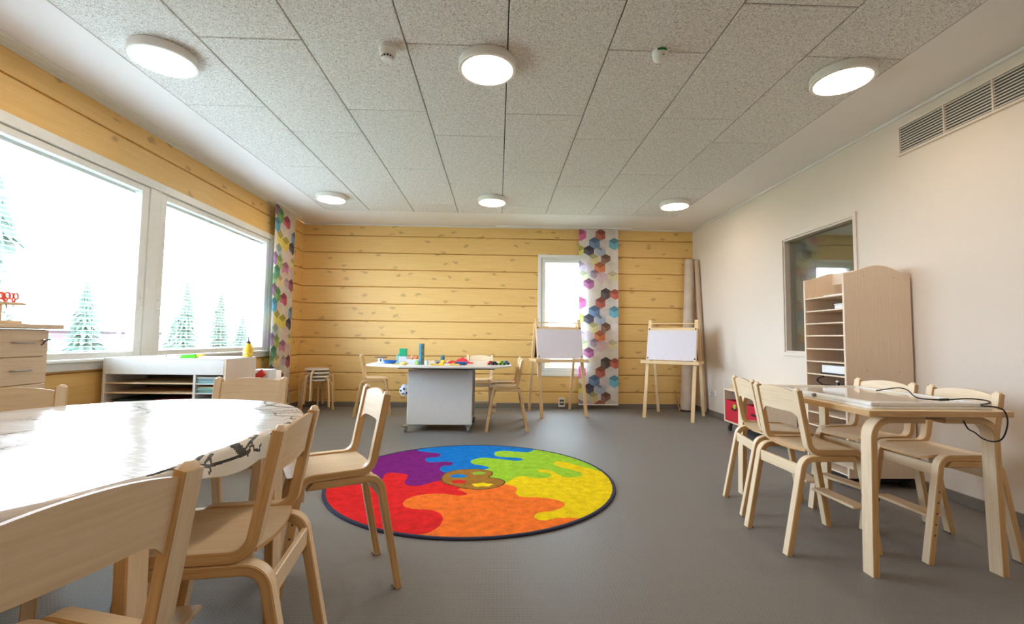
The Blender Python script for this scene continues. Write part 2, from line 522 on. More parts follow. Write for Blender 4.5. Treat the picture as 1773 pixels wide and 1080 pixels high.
# ---- log walls
SEAM = [0.0] + [.24 + .26 * i for i in range(10)] + [H]
def log_board(parent, axis, u0, u1, z0, z1, face, depth, full=True):
    """one horizontal log: rounded V edges at top and bottom of its room face"""
    if u1 - u0 < .01 or z1 - z0 < .008: return
    b = .013 if full else .004
    s = 1 if depth > 0 else -1
    prof = [(face, z0 + b), (face + s * .004, z0 + b * .45), (face + s * .026, z0 + .0012 * full), (face + s * .03, z0), (face + depth, z0), (face + depth, z1), (face + s * .03, z1), (face + s * .026, z1 - .0012 * full), (face + s * .004, z1 - b * .45), (face, z1 - b)]
    q = MB()
    if axis == 'x': q.prism(prof, 'x', u0, u1)
    else: q.prism(prof, 'y', u0, u1)
    q.build('log_board', LOG, parent, smooth=0)
def log_wall(name, axis, u0, u1, face, depth, hole=None):
    w = struct_empty(name)
    for z0, z1 in zip(SEAM[:-1], SEAM[1:]):
        if hole is None or z1 <= hole[2] or z0 >= hole[3]:
            log_board(w, axis, u0, u1, z0, z1, face, depth); continue
        log_board(w, axis, u0, hole[0], z0, z1, face, depth)
        log_board(w, axis, hole[1], u1, z0, z1, face, depth)
        if z0 < hole[2]: log_board(w, axis, hole[0], hole[1], z0, hole[2], face, depth, False)
        if z1 > hole[3]: log_board(w, axis, hole[0], hole[1], hole[3], z1, face, depth, False)
    return w
WL = (1.90, 5.93, .82, 2.31)      # left window hole: y0 y1 z0 z1
WB = (.64, 1.40, .51, 2.305)      # back window hole: x0 x1 z0 z1
wl_ = log_wall('wall_left', 'y', YR, YB, XL, -.12, WL)
m = MB(); m.box(XL - .12, XL, YB, YB + .12, 0, H + .03); m.build('corner_light_block', LOG, wl_)  # unseen block added to stop light leaking in through the log grooves
log_wall('wall_back', 'x', XL, XR, YB, .12, WB)

# ---- right wall: plaster with an interior window hole
RW = (3.72, 4.68, .93, 2.115)
m = MB()
m.box(XR, XR + .12, YR, RW[0], 0, H + .03); m.box(XR, XR + .12, RW[1], YB + .12, 0, H + .03)
m.box(XR, XR + .12, RW[0], RW[1], 0, RW[2]); m.box(XR, XR + .12, RW[0], RW[1], RW[3], H + .03)
struct('wall_right', m, WALLP, smooth=0)
m = MB(); m.box(XL - .12, XR + .12, YR - .1, YR, 0, H + .03)
struct('wall_rear', m, WALLP, smooth=0)
# neighbouring room behind the interior window
m = MB(); X0, X1, Y0, Y1 = XR + .125, XR + 3.2, 2.2, 7.2
m.box(X1, X1 + .1, Y0, Y1, 0, 2.8); m.box(X0, X1, Y0 - .1, Y0, 0, 2.8); m.box(X0, X1, Y1, Y1 + .1, 0, 2.8)
m.box(X0, X1, Y0, Y1, -.1, 0); m.box(X0, X1, Y0, Y1, 2.8, 2.9)
struct('wall_beyond', m, M('neighbour_room_paint', (196, 192, 176), .8), smooth=0)

# ---- skirting, trims
def skirting(name, *bx):
    q = MB(); q.box(*bx, bev=.003); struct(name, q, GREYBASE)
skirting('baseboard_back', XL, XR, YB - .014, YB, 0, .072)
skirting('baseboard_right', XR - .014, XR, YR, YB - .014, 0, .072)
skirting('baseboard_left', XL, XL + .014, YR, YB - .014, 0, .072)
m = MB(); m.box(XR - .018, XR, YR, YB, H - .022, H - .0005, bev=.004); struct('trim_1', m, BORDER)
m = MB(); m.box(XL, XR - .018, YB - .016, YB, H - .018, H - .0005, bev=.004); struct('trim_2', m, BORDER)

# ---- left window
def slats(x, y0, y1, z0, z1, pitch, w):
    q = MB(); z = z0; i = 0
    while z < z1:
        vs = []; a = .14
        for (dx, dz) in ((-w / 2, -w / 2 * a), (0, .0016), (w / 2, w / 2 * a)):
            for yy in (y0, y1): vs.append((x + dx, yy, z + dz))
        q.add(vs, [(0, 1, 3, 2), (2, 3, 5, 4)]); z += pitch
    return q
SLATM = M('white_slat_enamel', (226, 228, 228), .4)
win = struct_empty('window_1')
m = MB()
y0, y1, z0, z1 = 1.86, 5.965, .775, 2.345
for bx in ((y0, y1, z1 - .07, z1), (y0, y1, z0, z0 + .055), (y0, y0 + .06, z0 + .055, z1 - .07), (y1 - .06, y1, z0 + .055, z1 - .07)):
    m.box(XL + .0005, XL + .022, *bx, bev=.003)
m.build('casing', FRAMEW, win)
m = MB(); m.box(XL - .02, XL + .045, 1.88, 5.95, .83, .848, bev=.004); m.build('sill_board', FRAMEW, win)
m = MB()
m.box(XL - .12, XL, 1.90, 1.95, .82, 2.31); m.box(XL - .12, XL, 5.89, 5.93, .82, 2.31)
m.box(XL - .12, XL, 1.95, 5.89, 2.275, 2.31); m.box(XL - .12, XL, 1.95, 5.89, .82, .848); m.box(XL - .12, XL + .012, 3.868, 3.985, .848, 2.275, bev=.003)
m.build('frame', FRAMEW, win)
for (a, b) in ((1.955, 3.862), (3.991, 5.885)):
    q = MB(); st = .075; zb, zt = .852, 2.271
    q.box(XL - .07, XL + .004, a, a + st, zb, zt, bev=.004); q.box(XL - .07, XL + .004, b - st, b, zb, zt, bev=.004)
    q.box(XL - .07, XL + .004, a + st, b - st, zt - .05, zt, bev=.004); q.box(XL - .07, XL + .004, a + st, b - st, zb, zb + .045, bev=.004)
    sash = q.build('sash', FRAMEW, win)
    q = MB(); q.box(XL - .030, XL - .026, a + st, b - st, zb + .045, zt - .05); q.build('pane', GLASS, sash)
    q = MB(); q.box(XL - .104, XL - .100, a + st, b - st, zb + .045, zt - .05); q.build('pane', GLASS, sash)
    q = slats(XL - .062, a + st + .01, b - st - .01, zb + .055, zt - .075, .03, .022)
    q.build('blind_slats', SLATM, sash, recalc=False, kind='stuff')
    q = MB(); q.box(XL - .075, XL - .05, a + st + .005, b - st - .005, zt - .075, zt - .052); q.build('blind_headrail', FRAMEW, sash)
    q = MB()
    for f in (.2, .8):
        yy = a + (b - a) * f
        q.box(XL - .0618, XL - .0608, yy, yy + .004, zb + .05, zt - .07)
    q.build('blind_cords', FRAMEW, sash)
    q = MB()
    for zz in (1.25, 1.34): 
        yy = b - .03 if a < 3 else a + .03
        q.lathe([(0, 0), (.011, .002), (.011, .01), (.006, .016), (0, .017)], (XL + .004, yy, zz), 10, axis='x')
    q.build('sash_handle', WHITE, sash)

# ---- back window
win = struct_empty('window_2')
m = MB(); x0, x1, z0, z1 = .605, 1.435, .478, 2.34
for bx in ((x0, x1, z1 - .05, z1), (x0, x1, z0, z0 + .05), (x0, x0 + .05, z0 + .05, z1 - .05), (x1 - .05, x1, z0 + .05, z1 - .05)):
    m.box(bx[0], bx[1], YB - .022, YB - .0005, bx[2], bx[3], bev=.003)
m.build('casing', FRAMEW, win)
m = MB(); x0, x1, z0, z1 = WB
for bx in ((x0, x1, z1 - .035, z1), (x0, x1, z0, z0 + .035), (x0, x0 + .03, z0 + .035, z1 - .035), (x1 - .03, x1, z0 + .035, z1 - .035)):
    m.box(bx[0], bx[1], YB, YB + .12, bx[2], bx[3])
m.build('frame', FRAMEW, win)
q = MB(); a, b, zb, zt = .672, 1.368, .547, 2.268; st = .05
for bx in ((a, a + st, zb, zt), (b - st, b, zb, zt), (a + st, b - st, zt - st, zt), (a + st, b - st, zb, zb + .06)):
    q.box(bx[0], bx[1], YB - .004, YB + .07, bx[2], bx[3], bev=.004)
sash = q.build('sash', FRAMEW, win)
for yy in (.03, .1):
    q = MB(); q.box(a + st, b - st, YB + yy, YB + yy + .004, zb + .06, zt - st); q.build('pane', GLASS, sash)

# ---- interior window on the right wall
win = struct_empty('window_3')
m = MB(); y0, y1, z0, z1 = RW
for bx in ((y0 - .03, y1 + .03, z1 - .003, z1 + .035), (y0 - .03, y1 + .03, z0 - .035, z0 + .003), (y0 - .03, y0 + .003, z0, z1), (y1 - .003, y1 + .03, z0, z1)):
    m.box(XR - .014, XR - .0005, *bx, bev=.003)
m.build('casing', WALLP, win)
m = MB()
for bx in ((y0, y1, z1 - .018, z1), (y0, y1, z0, z0 + .018), (y0, y0 + .018, z0 + .018, z1 - .018), (y1 - .018, y1, z0 + .018, z1 - .018)):
    m.box(XR, XR + .12, *bx)
m.build('frame', WALLP, win)
for dx in (.055, .09):
    q = MB(); q.box(XR + dx, XR + dx + .006, y0 + .018, y1 - .018, z0 + .018, z1 - .018); q.build('pane', GLASSR, win)

# ================================================================== CEILING AND WALL FITTINGS
LAMPG = M('lamp_diffuser', (255, 250, 240), .5, alt=(255, 250, 240), emit=((255, 231, 209), LAMP_STRENGTH))
LAMPH = M('lamp_housing', (236, 234, 228), .4)
def lamp():
    r = thing('ceiling_lamp', '', 'lamp')
    q = MB(); q.lathe([(.168, 0), (.178, -.002), (.18, -.008), (.18, -.05), (.176, -.056), (.158, -.056), (.158, -.05)], n=48); q.build('housing', LAMPH, r)
    q = MB(); q.lathe([(.157, -.049), (.157, -.0545), (.14, -.0565), (.0, -.0570)], n=48); q.build('diffuser', LAMPG, r)
    return r
l0 = lamp()
spots = [(-2.075, 2.755, 'round white ceiling lamp over the left windows, nearest the log wall'), (-.088, 2.74, 'large round lit lamp in the middle of the ceiling, above the rainbow rug'),
         (2.186, 2.745, 'round lit lamp at upper right, close to the wall air grille'), (-2.06, 5.52, 'small-looking far lamp near the left corner curtain'),
         (-.092, 5.50, 'far middle ceiling lamp above the toy table'), (2.184, 5.50, 'far right ceiling lamp near the white wall corner'),
         (-2.075, -.02, 'ceiling lamp behind the viewer on the window side'), (-.088, -.02, 'ceiling lamp straight above the viewer'), (2.186, -.02, 'ceiling lamp behind the viewer on the white wall side')]
for i, (x, y, lb) in enumerate(spots):
    o = l0 if i == 0 else copy_tree(l0)
    o.location = (x, y, H); o['label'] = lb; o['group'] = 'round ceiling lamps'

# smoke detectors
o = copy_tree(l0); o.location = (5.0, 5.8, 2.799); o['label'] = 'added unseen lamp brightening the next room behind the interior window'  # extra lamp out of view, added to brighten the room behind the glass

r = thing('smoke_detector', 'white ceiling smoke detector with a ring of dark slots', 'detector', (-.678, 2.62, H))
q = MB(); q.lathe([(.052, 0), (.054, -.012), (.05, -.03), (.046, -.032)], n=28); q.build('base', WHITE, r)
q = MB(); q.lathe([(.046, -.032), (.047, -.052), (.044, -.06), (.036, -.062)], n=28); q.build('body', WHITE, r)
q = MB(); q.lathe([(.034, -.062), (.034, -.074), (.033, -.074)], n=28); q.build('slot_ring', DARK, r)
q = MB()
for k in range(12):
    t = k * math.pi / 6; q.box(.035 * math.cos(t) - .0025, .035 * math.cos(t) + .0025, .035 * math.sin(t) - .0025, .035 * math.sin(t) + .0025, -.076, -.06)
q.build('ribs', WHITE, r)
q = MB(); q.lathe([(.036, -.074), (.036, -.078), (.028, -.084), (0, -.086)], n=28); q.build('cap', WHITE, r)
r = thing('motion_sensor', 'small white dome sensor with a green label band on the ceiling', 'sensor', (.945, 2.585, H))
q = MB(); q.lathe([(.046, 0), (.047, -.014), (.044, -.022)], n=28); q.build('base', WHITE, r)
q = MB(); q.lathe([(.044, -.022), (.042, -.036), (.034, -.05), (.018, -.06), (0, -.063)], n=28); q.build('dome', WHITE, r)
q = MB()
vs = []; fs = []
for i in range(9):
    t = math.radians(-125 + i * 9)
    for (rr, zz) in ((.0482, -.002), (.0482, -.016)): vs.append((rr * math.cos(t), rr * math.sin(t), zz))
for i in range(8): fs.append((2 * i, 2 * i + 1, 2 * i + 3, 2 * i + 2))
q.add(vs, fs); q.build('green_band', M('green_label', (20, 128, 66), .5), r)
q = MB(); q.lathe([(0, -.001), (.006, -.001), (.006, 0.001)], (.008, -.038, -.04), 10); q.build('lens', DARK, r)

# slot diffuser along the window wall
r = thing('slot_diffuser', 'long white slotted air strip along the ceiling above the windows', 'air vent')
q = MB(); q.box(XL + .001, XL + .012, -1.2, 5.77, H - .024, H - .0005); q.box(XL + .098, XL + .108, -1.2, 5.77, H - .010, H - .0005); q.box(XL + .001, XL + .108, 5.77, 5.78, H - .012, H - .0005)
q.build('frame', WHITE, r)
q = MB(); q.box(XL + .012, XL + .098, -1.2, 5.77, H - .003, H - .0005); q.build('slot_backing', M('slot_dark', (92, 88, 84), .8), r)
for k in range(4):
    q = MB(); xx = XL + .017 + k * .0215; q.box(xx, xx + .0155, -1.2, 5.77, H - .014, H - .003, bev=.002); q.build('bar', WHITE, r)

# wall air grille
r = thing('air_grille', 'long louvred ventilation grille high on the white right wall', 'air vent')
GY = [-.26, .30, .86, 1.42, 1.98, 2.595, 2.905, 3.235]
GY = [3.245, 2.905, 2.60, 2.30, 2.0, 1.7, 1.4, 1.1]
gz0, gz1 = 2.465, 2.66
q = MB(); fx0, fx1 = XR - .016, XR - .0005
q.box(fx0, fx1, GY[-1] - .02, GY[0] + .02, gz1, gz1 + .018, bev=.003); q.box(fx0, fx1, GY[-1] - .02, GY[0] + .02, gz0 - .018, gz0, bev=.003)
q.box(fx0, fx1, GY[0], GY[0] + .018, gz0, gz1); q.box(fx0, fx1, GY[-1] - .018, GY[-1], gz0, gz1)
q.build('frame', WALLP, r)
q = MB(); q.box(XR - .003, XR - .0006, GY[-1], GY[0], gz0, gz1); q.build('duct_backing', M('duct_dark', (110, 108, 104), .8), r)
for y in GY[1:-1]:
    q = MB(); q.box(fx0 - .001, XR - .003, y - .005, y + .005, gz0, gz1); q.build('divider', WALLP, r)
LOUV = M('grille_blade', (232, 228, 220), .5)
for a, b in zip(GY[1:], GY[:-1]):
    for k in range(10):
        z = gz0 + (gz1 - gz0) * (k + .5) / 10
        q = MB(); vs = []
        for yy in (a + .005, b - .005):
            for (dx, dz) in ((-.015, -.0062), (-.015, -.0015), (-.004, .0062), (-.004, .0025)): vs.append((XR + dx, yy, z + dz))
        q.add(vs, [(0, 1, 5, 4), (1, 2, 6, 5), (2, 3, 7, 6), (3, 0, 4, 7), (0, 3, 2, 1), (4, 5, 6, 7)]); q.build('louvre', LOUV, r, smooth=0)

# sockets
def socket(y, lb):
    r = thing('wall_socket', lb, 'socket', (XR, y, .315), 0, 'sockets on the white wall')
    q = MB(); q.box(-.02, -.0005, -.041, .041, -.041, .041, bev=.004); q.build('plate', WHITE, r)
    q = MB(); q.lathe([(.024, -.0203), (.022, -.022), (.019, -.0206), (0, -.0204)], n=20, axis='x'); q.build('outlet_ring', M('socket_grey', (205, 205, 203), .4), r)
    q = MB()
    for d in (-.009, .009): q.lathe([(0, -.0215), (.003, -.0215), (.003, -.0203)], (0, d, 0), 8, axis='x')
    q.build('pin_holes', DARK, r)
socket(6.353, 'white wall socket on the right wall, the one nearer the corner')
socket(6.238, 'white wall socket on the right wall, the one nearer the red-bin cart')
r = thing('double_socket', 'white double socket with two dark outlets low on the log wall under the easel', 'socket', (.978, YB - .014, .09))
q = MB(); q.box(-.048, .048, -.045, -.0005, -.068, .068, bev=.005); q.build('box', WHITE, r)
for z in (.03, -.02):
    q = MB(); q.box(-.036, .036, -.048, -.045, z - .018, z + .016, bev=.001); q.build('outlet', M('outlet_dark', (96, 94, 86), .5), r)

# ================================================================== CURTAINS
def hexmask(U, V, cx, cy, R):
    dx = np.abs(U - cx); dy = np.abs(V - cy)
    return (dx <= R * .866) & (dy <= R - dx * .57735)
def paint_hex(col, U, V, cx, cy, R, tri, alpha=1.0):
    mk = hexmask(U, V, cx, cy, R)
    du = U - cx; dv = V - cy
    top = mk & (dv < -np.abs(du) * .57735); lf = mk & ~top & (du < 0); rg = mk & ~top & (du >= 0)
    for mm, c in zip((top, lf, rg), tri):
        col[mm] = col[mm] * (1 - alpha) + np.array(lin(c)) * alpha
def shades(c, k=(1.0, .93, .84)):
    return [tuple(min(255, v * q) for v in c) for q in k]
# print units: pixels of a 216-unit wide curtain, pattern repeat 376
PRINT_A = [(8, 30, 34, (226, 70, 150), .9), (121, 30, 33, (176, 66, 44), 1), (176, 30, 33, (222, 214, 206), 1), (85, 77, 34, (84, 122, 176), 1), (195, 78, 33, (80, 182, 214), .95),
           (118, 116, 33, (158, 176, 204), .9), (140, 80, 30, (214, 206, 206), .8), (5, 120, 33, (232, 226, 96), .9), (54, 121, 31, (44, 40, 66), 1), (148, 165, 30, (122, 74, 52), 1),
           (78, 165, 32, (222, 208, 130), .85), (30, 166, 33, (226, 220, 212), 1), (115, 213, 34, (228, 112, 54), 1), (50, 214, 33, (214, 196, 206), .9), (4, 208, 32, (196, 170, 206), .9),
           (175, 206, 34, (224, 216, 204), 1), (85, 247, 24, (150, 120, 160), .8), (22, 258, 30, (212, 226, 160), .8), (128, 266, 34, (222, 186, 200), .85), (186, 260, 32, (228, 214, 120), .6),
           (54, 303, 32, (168, 74, 140), 1), (165, 303, 34, (226, 218, 204), 1), (30, 350, 34, (228, 222, 214), 1), (85, 350, 33, (226, 216, 206), 1), (148, 355, 32, (60, 48, 44), 1),
           (198, 358, 30, (202, 70, 48), 1)]
PRINT_B = [(20, 20, 32, (128, 66, 140), .9), (60, 40, 36, (96, 176, 84), 1), (120, 60, 34, (206, 62, 104), 1), (24, 90, 36, (66, 158, 196), 1), (100, 110, 38, (236, 224, 214), 1),
           (60, 150, 40, (238, 226, 96), 1), (118, 165, 36, (232, 214, 66), 1), (180, 176, 34, (46, 44, 72), 1), (200, 120, 34, (84, 140, 196), .9), (50, 215, 40, (176, 200, 190), .85),
           (150, 220, 36, (230, 214, 210), 1), (16, 250, 32, (150, 80, 170), .9), (66, 262, 36, (164, 196, 92), 1), (126, 284, 34, (206, 110, 160), .9), (196, 250, 32, (236, 222, 120), .8),
           (40, 312, 36, (54, 150, 108), 1), (120, 335, 36, (232, 220, 206), 1), (180, 300, 34, (224, 196, 204), .9), (78, 350, 32, (244, 220, 150), .9), (190, 358, 34, (150, 52, 104), 1),
           (140, 352, 26, (190, 150, 190), .7), (10, 352, 32, (120, 190, 120), .9)]
def curtain(name, label, W, ztop, zbot, palette, place, seed, n_u=110):
    S = 216 / W
    n_v = int((ztop - zbot) / (W / n_u))
    rs = np.random.RandomState(seed)
    us = np.linspace(0, W, n_u + 1); vs_ = np.linspace(0, ztop - zbot, n_v + 1)
    uc = (us[:-1] + us[1:]) / 2 * S; vc = (vs_[:-1] + vs_[1:]) / 2 * S
    U, V = np.meshgrid(uc, vc)
    col = np.zeros(U.shape + (3,)); col[:] = lin((232, 226, 218))
    # faint pale cube lattice underneath
    R = 33.0
    for j in range(-1, int(V.max() / (R * 1.5)) + 2):
        for i in range(-1, 6):
            g = rs.uniform(.93, 1.0)
            paint_hex(col, U, V, i * R * 1.732 + (R * .866 if j % 2 else 0), j * R * 1.5, R, [tuple(v * g for v in c) for c in ((234, 228, 222), (231, 224, 218), (228, 221, 214))], .8)
    p = 0
    while p * 376 < V.max() + 40:
        for (cx, cy, rr, c, a) in palette:
            cc_ = np.array(c) * .86 + 34; paint_hex(col, U, V, cx, cy + p * 376, rr * 1.04, [tuple(cc_ * (.74 if min(c) < 185 else .95)), tuple(np.minimum(255, cc_ * .84 + 34)), tuple(cc_ * .98)], min(a, .93))
        p += 1
    verts = np.zeros((n_v + 1, n_u + 1, 3))
    Ug, Vg = np.meshgrid(us, vs_)
    wv = .006 * np.sin(Ug / W * 9.0 + 1.1) + .003 * np.sin(Ug / W * 23 + Vg * .8)
    for j in range(n_v + 1):
        for i in range(n_u + 1): verts[j, i] = place(Ug[j, i], wv[j, i], ztop - Vg[j, i])
    idx = np.arange((n_v + 1) * (n_u + 1)).reshape(n_v + 1, n_u + 1)
    q = np.stack([idx[:-1, :-1], idx[1:, :-1], idx[1:, 1:], idx[:-1, 1:]], -1).reshape(-1, 4)
    me = bpy.data.meshes.new(name); me.from_pydata(verts.reshape(-1, 3).tolist(), [], q.tolist())
    at = me.color_attributes.new('print', 'FLOAT_COLOR', 'CORNER')
    cc = np.ones((q.shape[0], 4, 4), np.float32); cc[:, :, :3] = col.reshape(-1, 1, 3)
    at.data.foreach_set('color', cc.ravel())
    me.materials.append(CURT)
    me.polygons.foreach_set('use_smooth', [True] * len(me.polygons))
    return me
def cloth_mat():
    m = attr_mat('printed_curtain_fabric', .85, .06, 300, .0003, .2)
    t = m.node_tree; p = t.nodes['Principled BSDF']
    tl = t.nodes.new('ShaderNodeBsdfTranslucent'); mx = t.nodes.new('ShaderNodeMixShader'); mx.inputs['Fac'].default_value = .22
    src = p.inputs['Base Color'].links[0].from_socket
    t.links.new(src, tl.inputs['Color']); t.links.new(p.outputs[0], mx.inputs[1]); t.links.new(tl.outputs[0], mx.inputs[2])
    t.links.new(mx.outputs[0], t.nodes['Material Output'].inputs['Surface'])
    return m
CURT = cloth_mat()
r = thing('panel_curtain', 'curtain panel printed with colourful cubes hanging beside the narrow back window', 'curtain')
me = curtain('fabric', '', .602, 2.728, .075, PRINT_A, lambda u, w, z: (1.226 + u, 6.835 + w, z), 3)
o = bpy.data.objects.new('fabric', me); C.objects.link(o); o.parent = r
q = MB(); q.box(1.226, 1.828, 6.826, 6.842, .058, .076, bev=.003); q.build('bottom_bar', WHITE, r)
r = thing('panel_curtain', 'curtain panel with green, yellow and pink cubes at the left window corner', 'curtain')
me = curtain('fabric', '', .600, 2.728, .12, PRINT_B, lambda u, w, z: (-2.872 + w, 5.815 + u, z), 5)
o = bpy.data.objects.new('fabric', me); C.objects.link(o); o.parent = r
q = MB(); q.box(-2.880, -2.864, 5.815, 6.415, .104, .121, bev=.003); q.build('bottom_bar', WHITE, r)
r = thing('curtain_rail', 'white curtain rail on the ceiling along the back log wall', 'rail')
q = MB(); q.box(-.05, 2.03, 6.806, 6.866, H - .022, H - .0005, bev=.003); q.build('track', WHITE, r)
q = MB(); q.box(-.054, -.05, 6.804, 6.868, H - .024, H - .0005); q.box(2.03, 2.034, 6.804, 6.868, H - .024, H - .0005); q.build('end_cap', WHITE, r)
r = thing('curtain_rail', 'white curtain rail on the ceiling at the left window corner', 'rail')
q = MB(); q.box(-2.90, -2.842, 5.79, 6.52, H - .022, H - .0005, bev=.003); q.build('track', WHITE, r)
q = MB(); q.box(-2.902, -2.84, 6.52, 6.524, H - .024, H - .0005); q.build('end_cap', WHITE, r)

# ================================================================== RUG
RC, RR = (-.168, 3.415), 1.02
BND = {
'pb': [(-.80, 4.45), (-.777, 4.392), (-.745, 4.306), (-.701, 4.197), (-.604, 4.152), (-.518, 4.121), (-.484, 4.046), (-.516, 3.984), (-.583, 3.965), (-.591, 3.889), (-.539, 3.822), (-.437, 3.846), (-.359, 3.825), (-.358, 3.743), (-.427, 3.705), (-.439, 3.624), (-.41, 3.565), (-.378, 3.528)],
'bg': [(.40, 4.38), (.347, 4.259), (.327, 4.217), (.29, 4.17), (.183, 4.187), (.084, 4.219), (.001, 4.184), (-.015, 4.08), (.033, 4.006), (.191, 3.978), (.227, 3.919), (.171, 3.878), (.033, 3.934), (-.108, 3.973), (-.191, 3.912), (-.21, 3.838), (-.176, 3.772), (-.086, 3.72), (-.055, 3.659), (-.097, 3.618)],
'gy': [(.95, 3.58), (.828, 3.58), (.757, 3.654), (.659, 3.757), (.554, 3.867), (.489, 3.837), (.486, 3.755), (.567, 3.652), (.652, 3.554), (.651, 3.474), (.588, 3.428), (.508, 3.445), (.453, 3.552), (.39, 3.624), (.332, 3.614), (.334, 3.565), (.408, 3.527), (.422, 3.472), (.381, 3.413), (.287, 3.412), (.194, 3.455), (.138, 3.41), (.096, 3.332), (.069, 3.303)],
'yo': [(.56, 2.5), (.507, 2.593), (.491, 2.619), (.487, 2.653), (.415, 2.663), (.34, 2.65), (.274, 2.624), (.23, 2.653), (.231, 2.698), (.265, 2.74), (.344, 2.769), (.413, 2.828), (.431, 2.89), (.39, 2.954), (.289, 2.997), (.171, 3.01), (.135, 3.073), (.147, 3.146), (.131, 3.215), (.081, 3.254), (.055, 3.262)],
'or': [(-.44, 2.3), (-.415, 2.408), (-.405, 2.434), (-.348, 2.462), (-.31, 2.532), (-.293, 2.619), (-.303, 2.684), (-.338, 2.748), (-.397, 2.782), (-.486, 2.796), (-.554, 2.84), (-.57, 2.918), (-.545, 2.993), (-.461, 3.052), (-.343, 3.063), (-.245, 3.029), (-.187, 3.054), (-.215, 3.107), (-.255, 3.144)],
'rp': [(-1.26, 3.16), (-1.158, 3.194), (-.971, 3.246), (-.859, 3.345), (-.822, 3.379), (-.822, 3.513), (-.742, 3.523), (-.656, 3.469), (-.645, 3.381), (-.644, 3.297), (-.602, 3.229), (-.526, 3.226), (-.471, 3.278), (-.427, 3.328), (-.39, 3.34)]}
PAL = [(-.396, 3.362), (-.384, 3.518), (-.309, 3.606), (-.226, 3.631), (-.112, 3.628), (-.032, 3.57), (-.024, 3.485), (-.044, 3.431), (-.01, 3.409), (.044, 3.374), (.072, 3.311), (.042, 3.23), (-.033, 3.164), (-.119, 3.144), (-.22, 3.17), (-.3, 3.227), (-.37, 3.287)]
def catmull(p, closed=False, k=6):
    p = [np.array(q, float) for q in p]; out = []; n = len(p)
    rng = range(n if closed else n - 1)
    for i in rng:
        if closed: a, b, c, d = p[(i - 1) % n], p[i], p[(i + 1) % n], p[(i + 2) % n]
        else: a, b, c, d = p[max(0, i - 1)], p[i], p[i + 1], p[min(n - 1, i + 2)]
        for j in range(k):
            t = j / k
            out.append(tuple(.5 * ((2 * b) + (c - a) * t + (2 * a - 5 * b + 4 * c - d) * t * t + (3 * b - a - 3 * c + d) * t ** 3)))
    if not closed: out.append(tuple(p[-1]))
    return out
def inpoly(X, Y, poly):
    r = np.zeros(X.shape, bool); n = len(poly)
    for i in range(n):
        (xa, ya), (xb, yb) = poly[i], poly[(i + 1) % n]
        if abs(ya - yb) < 1e-12: continue
        cr = ((ya > Y) != (yb > Y)) & (X < (xb - xa) * (Y - ya) / (yb - ya) + xa)
        r ^= cr
    return r
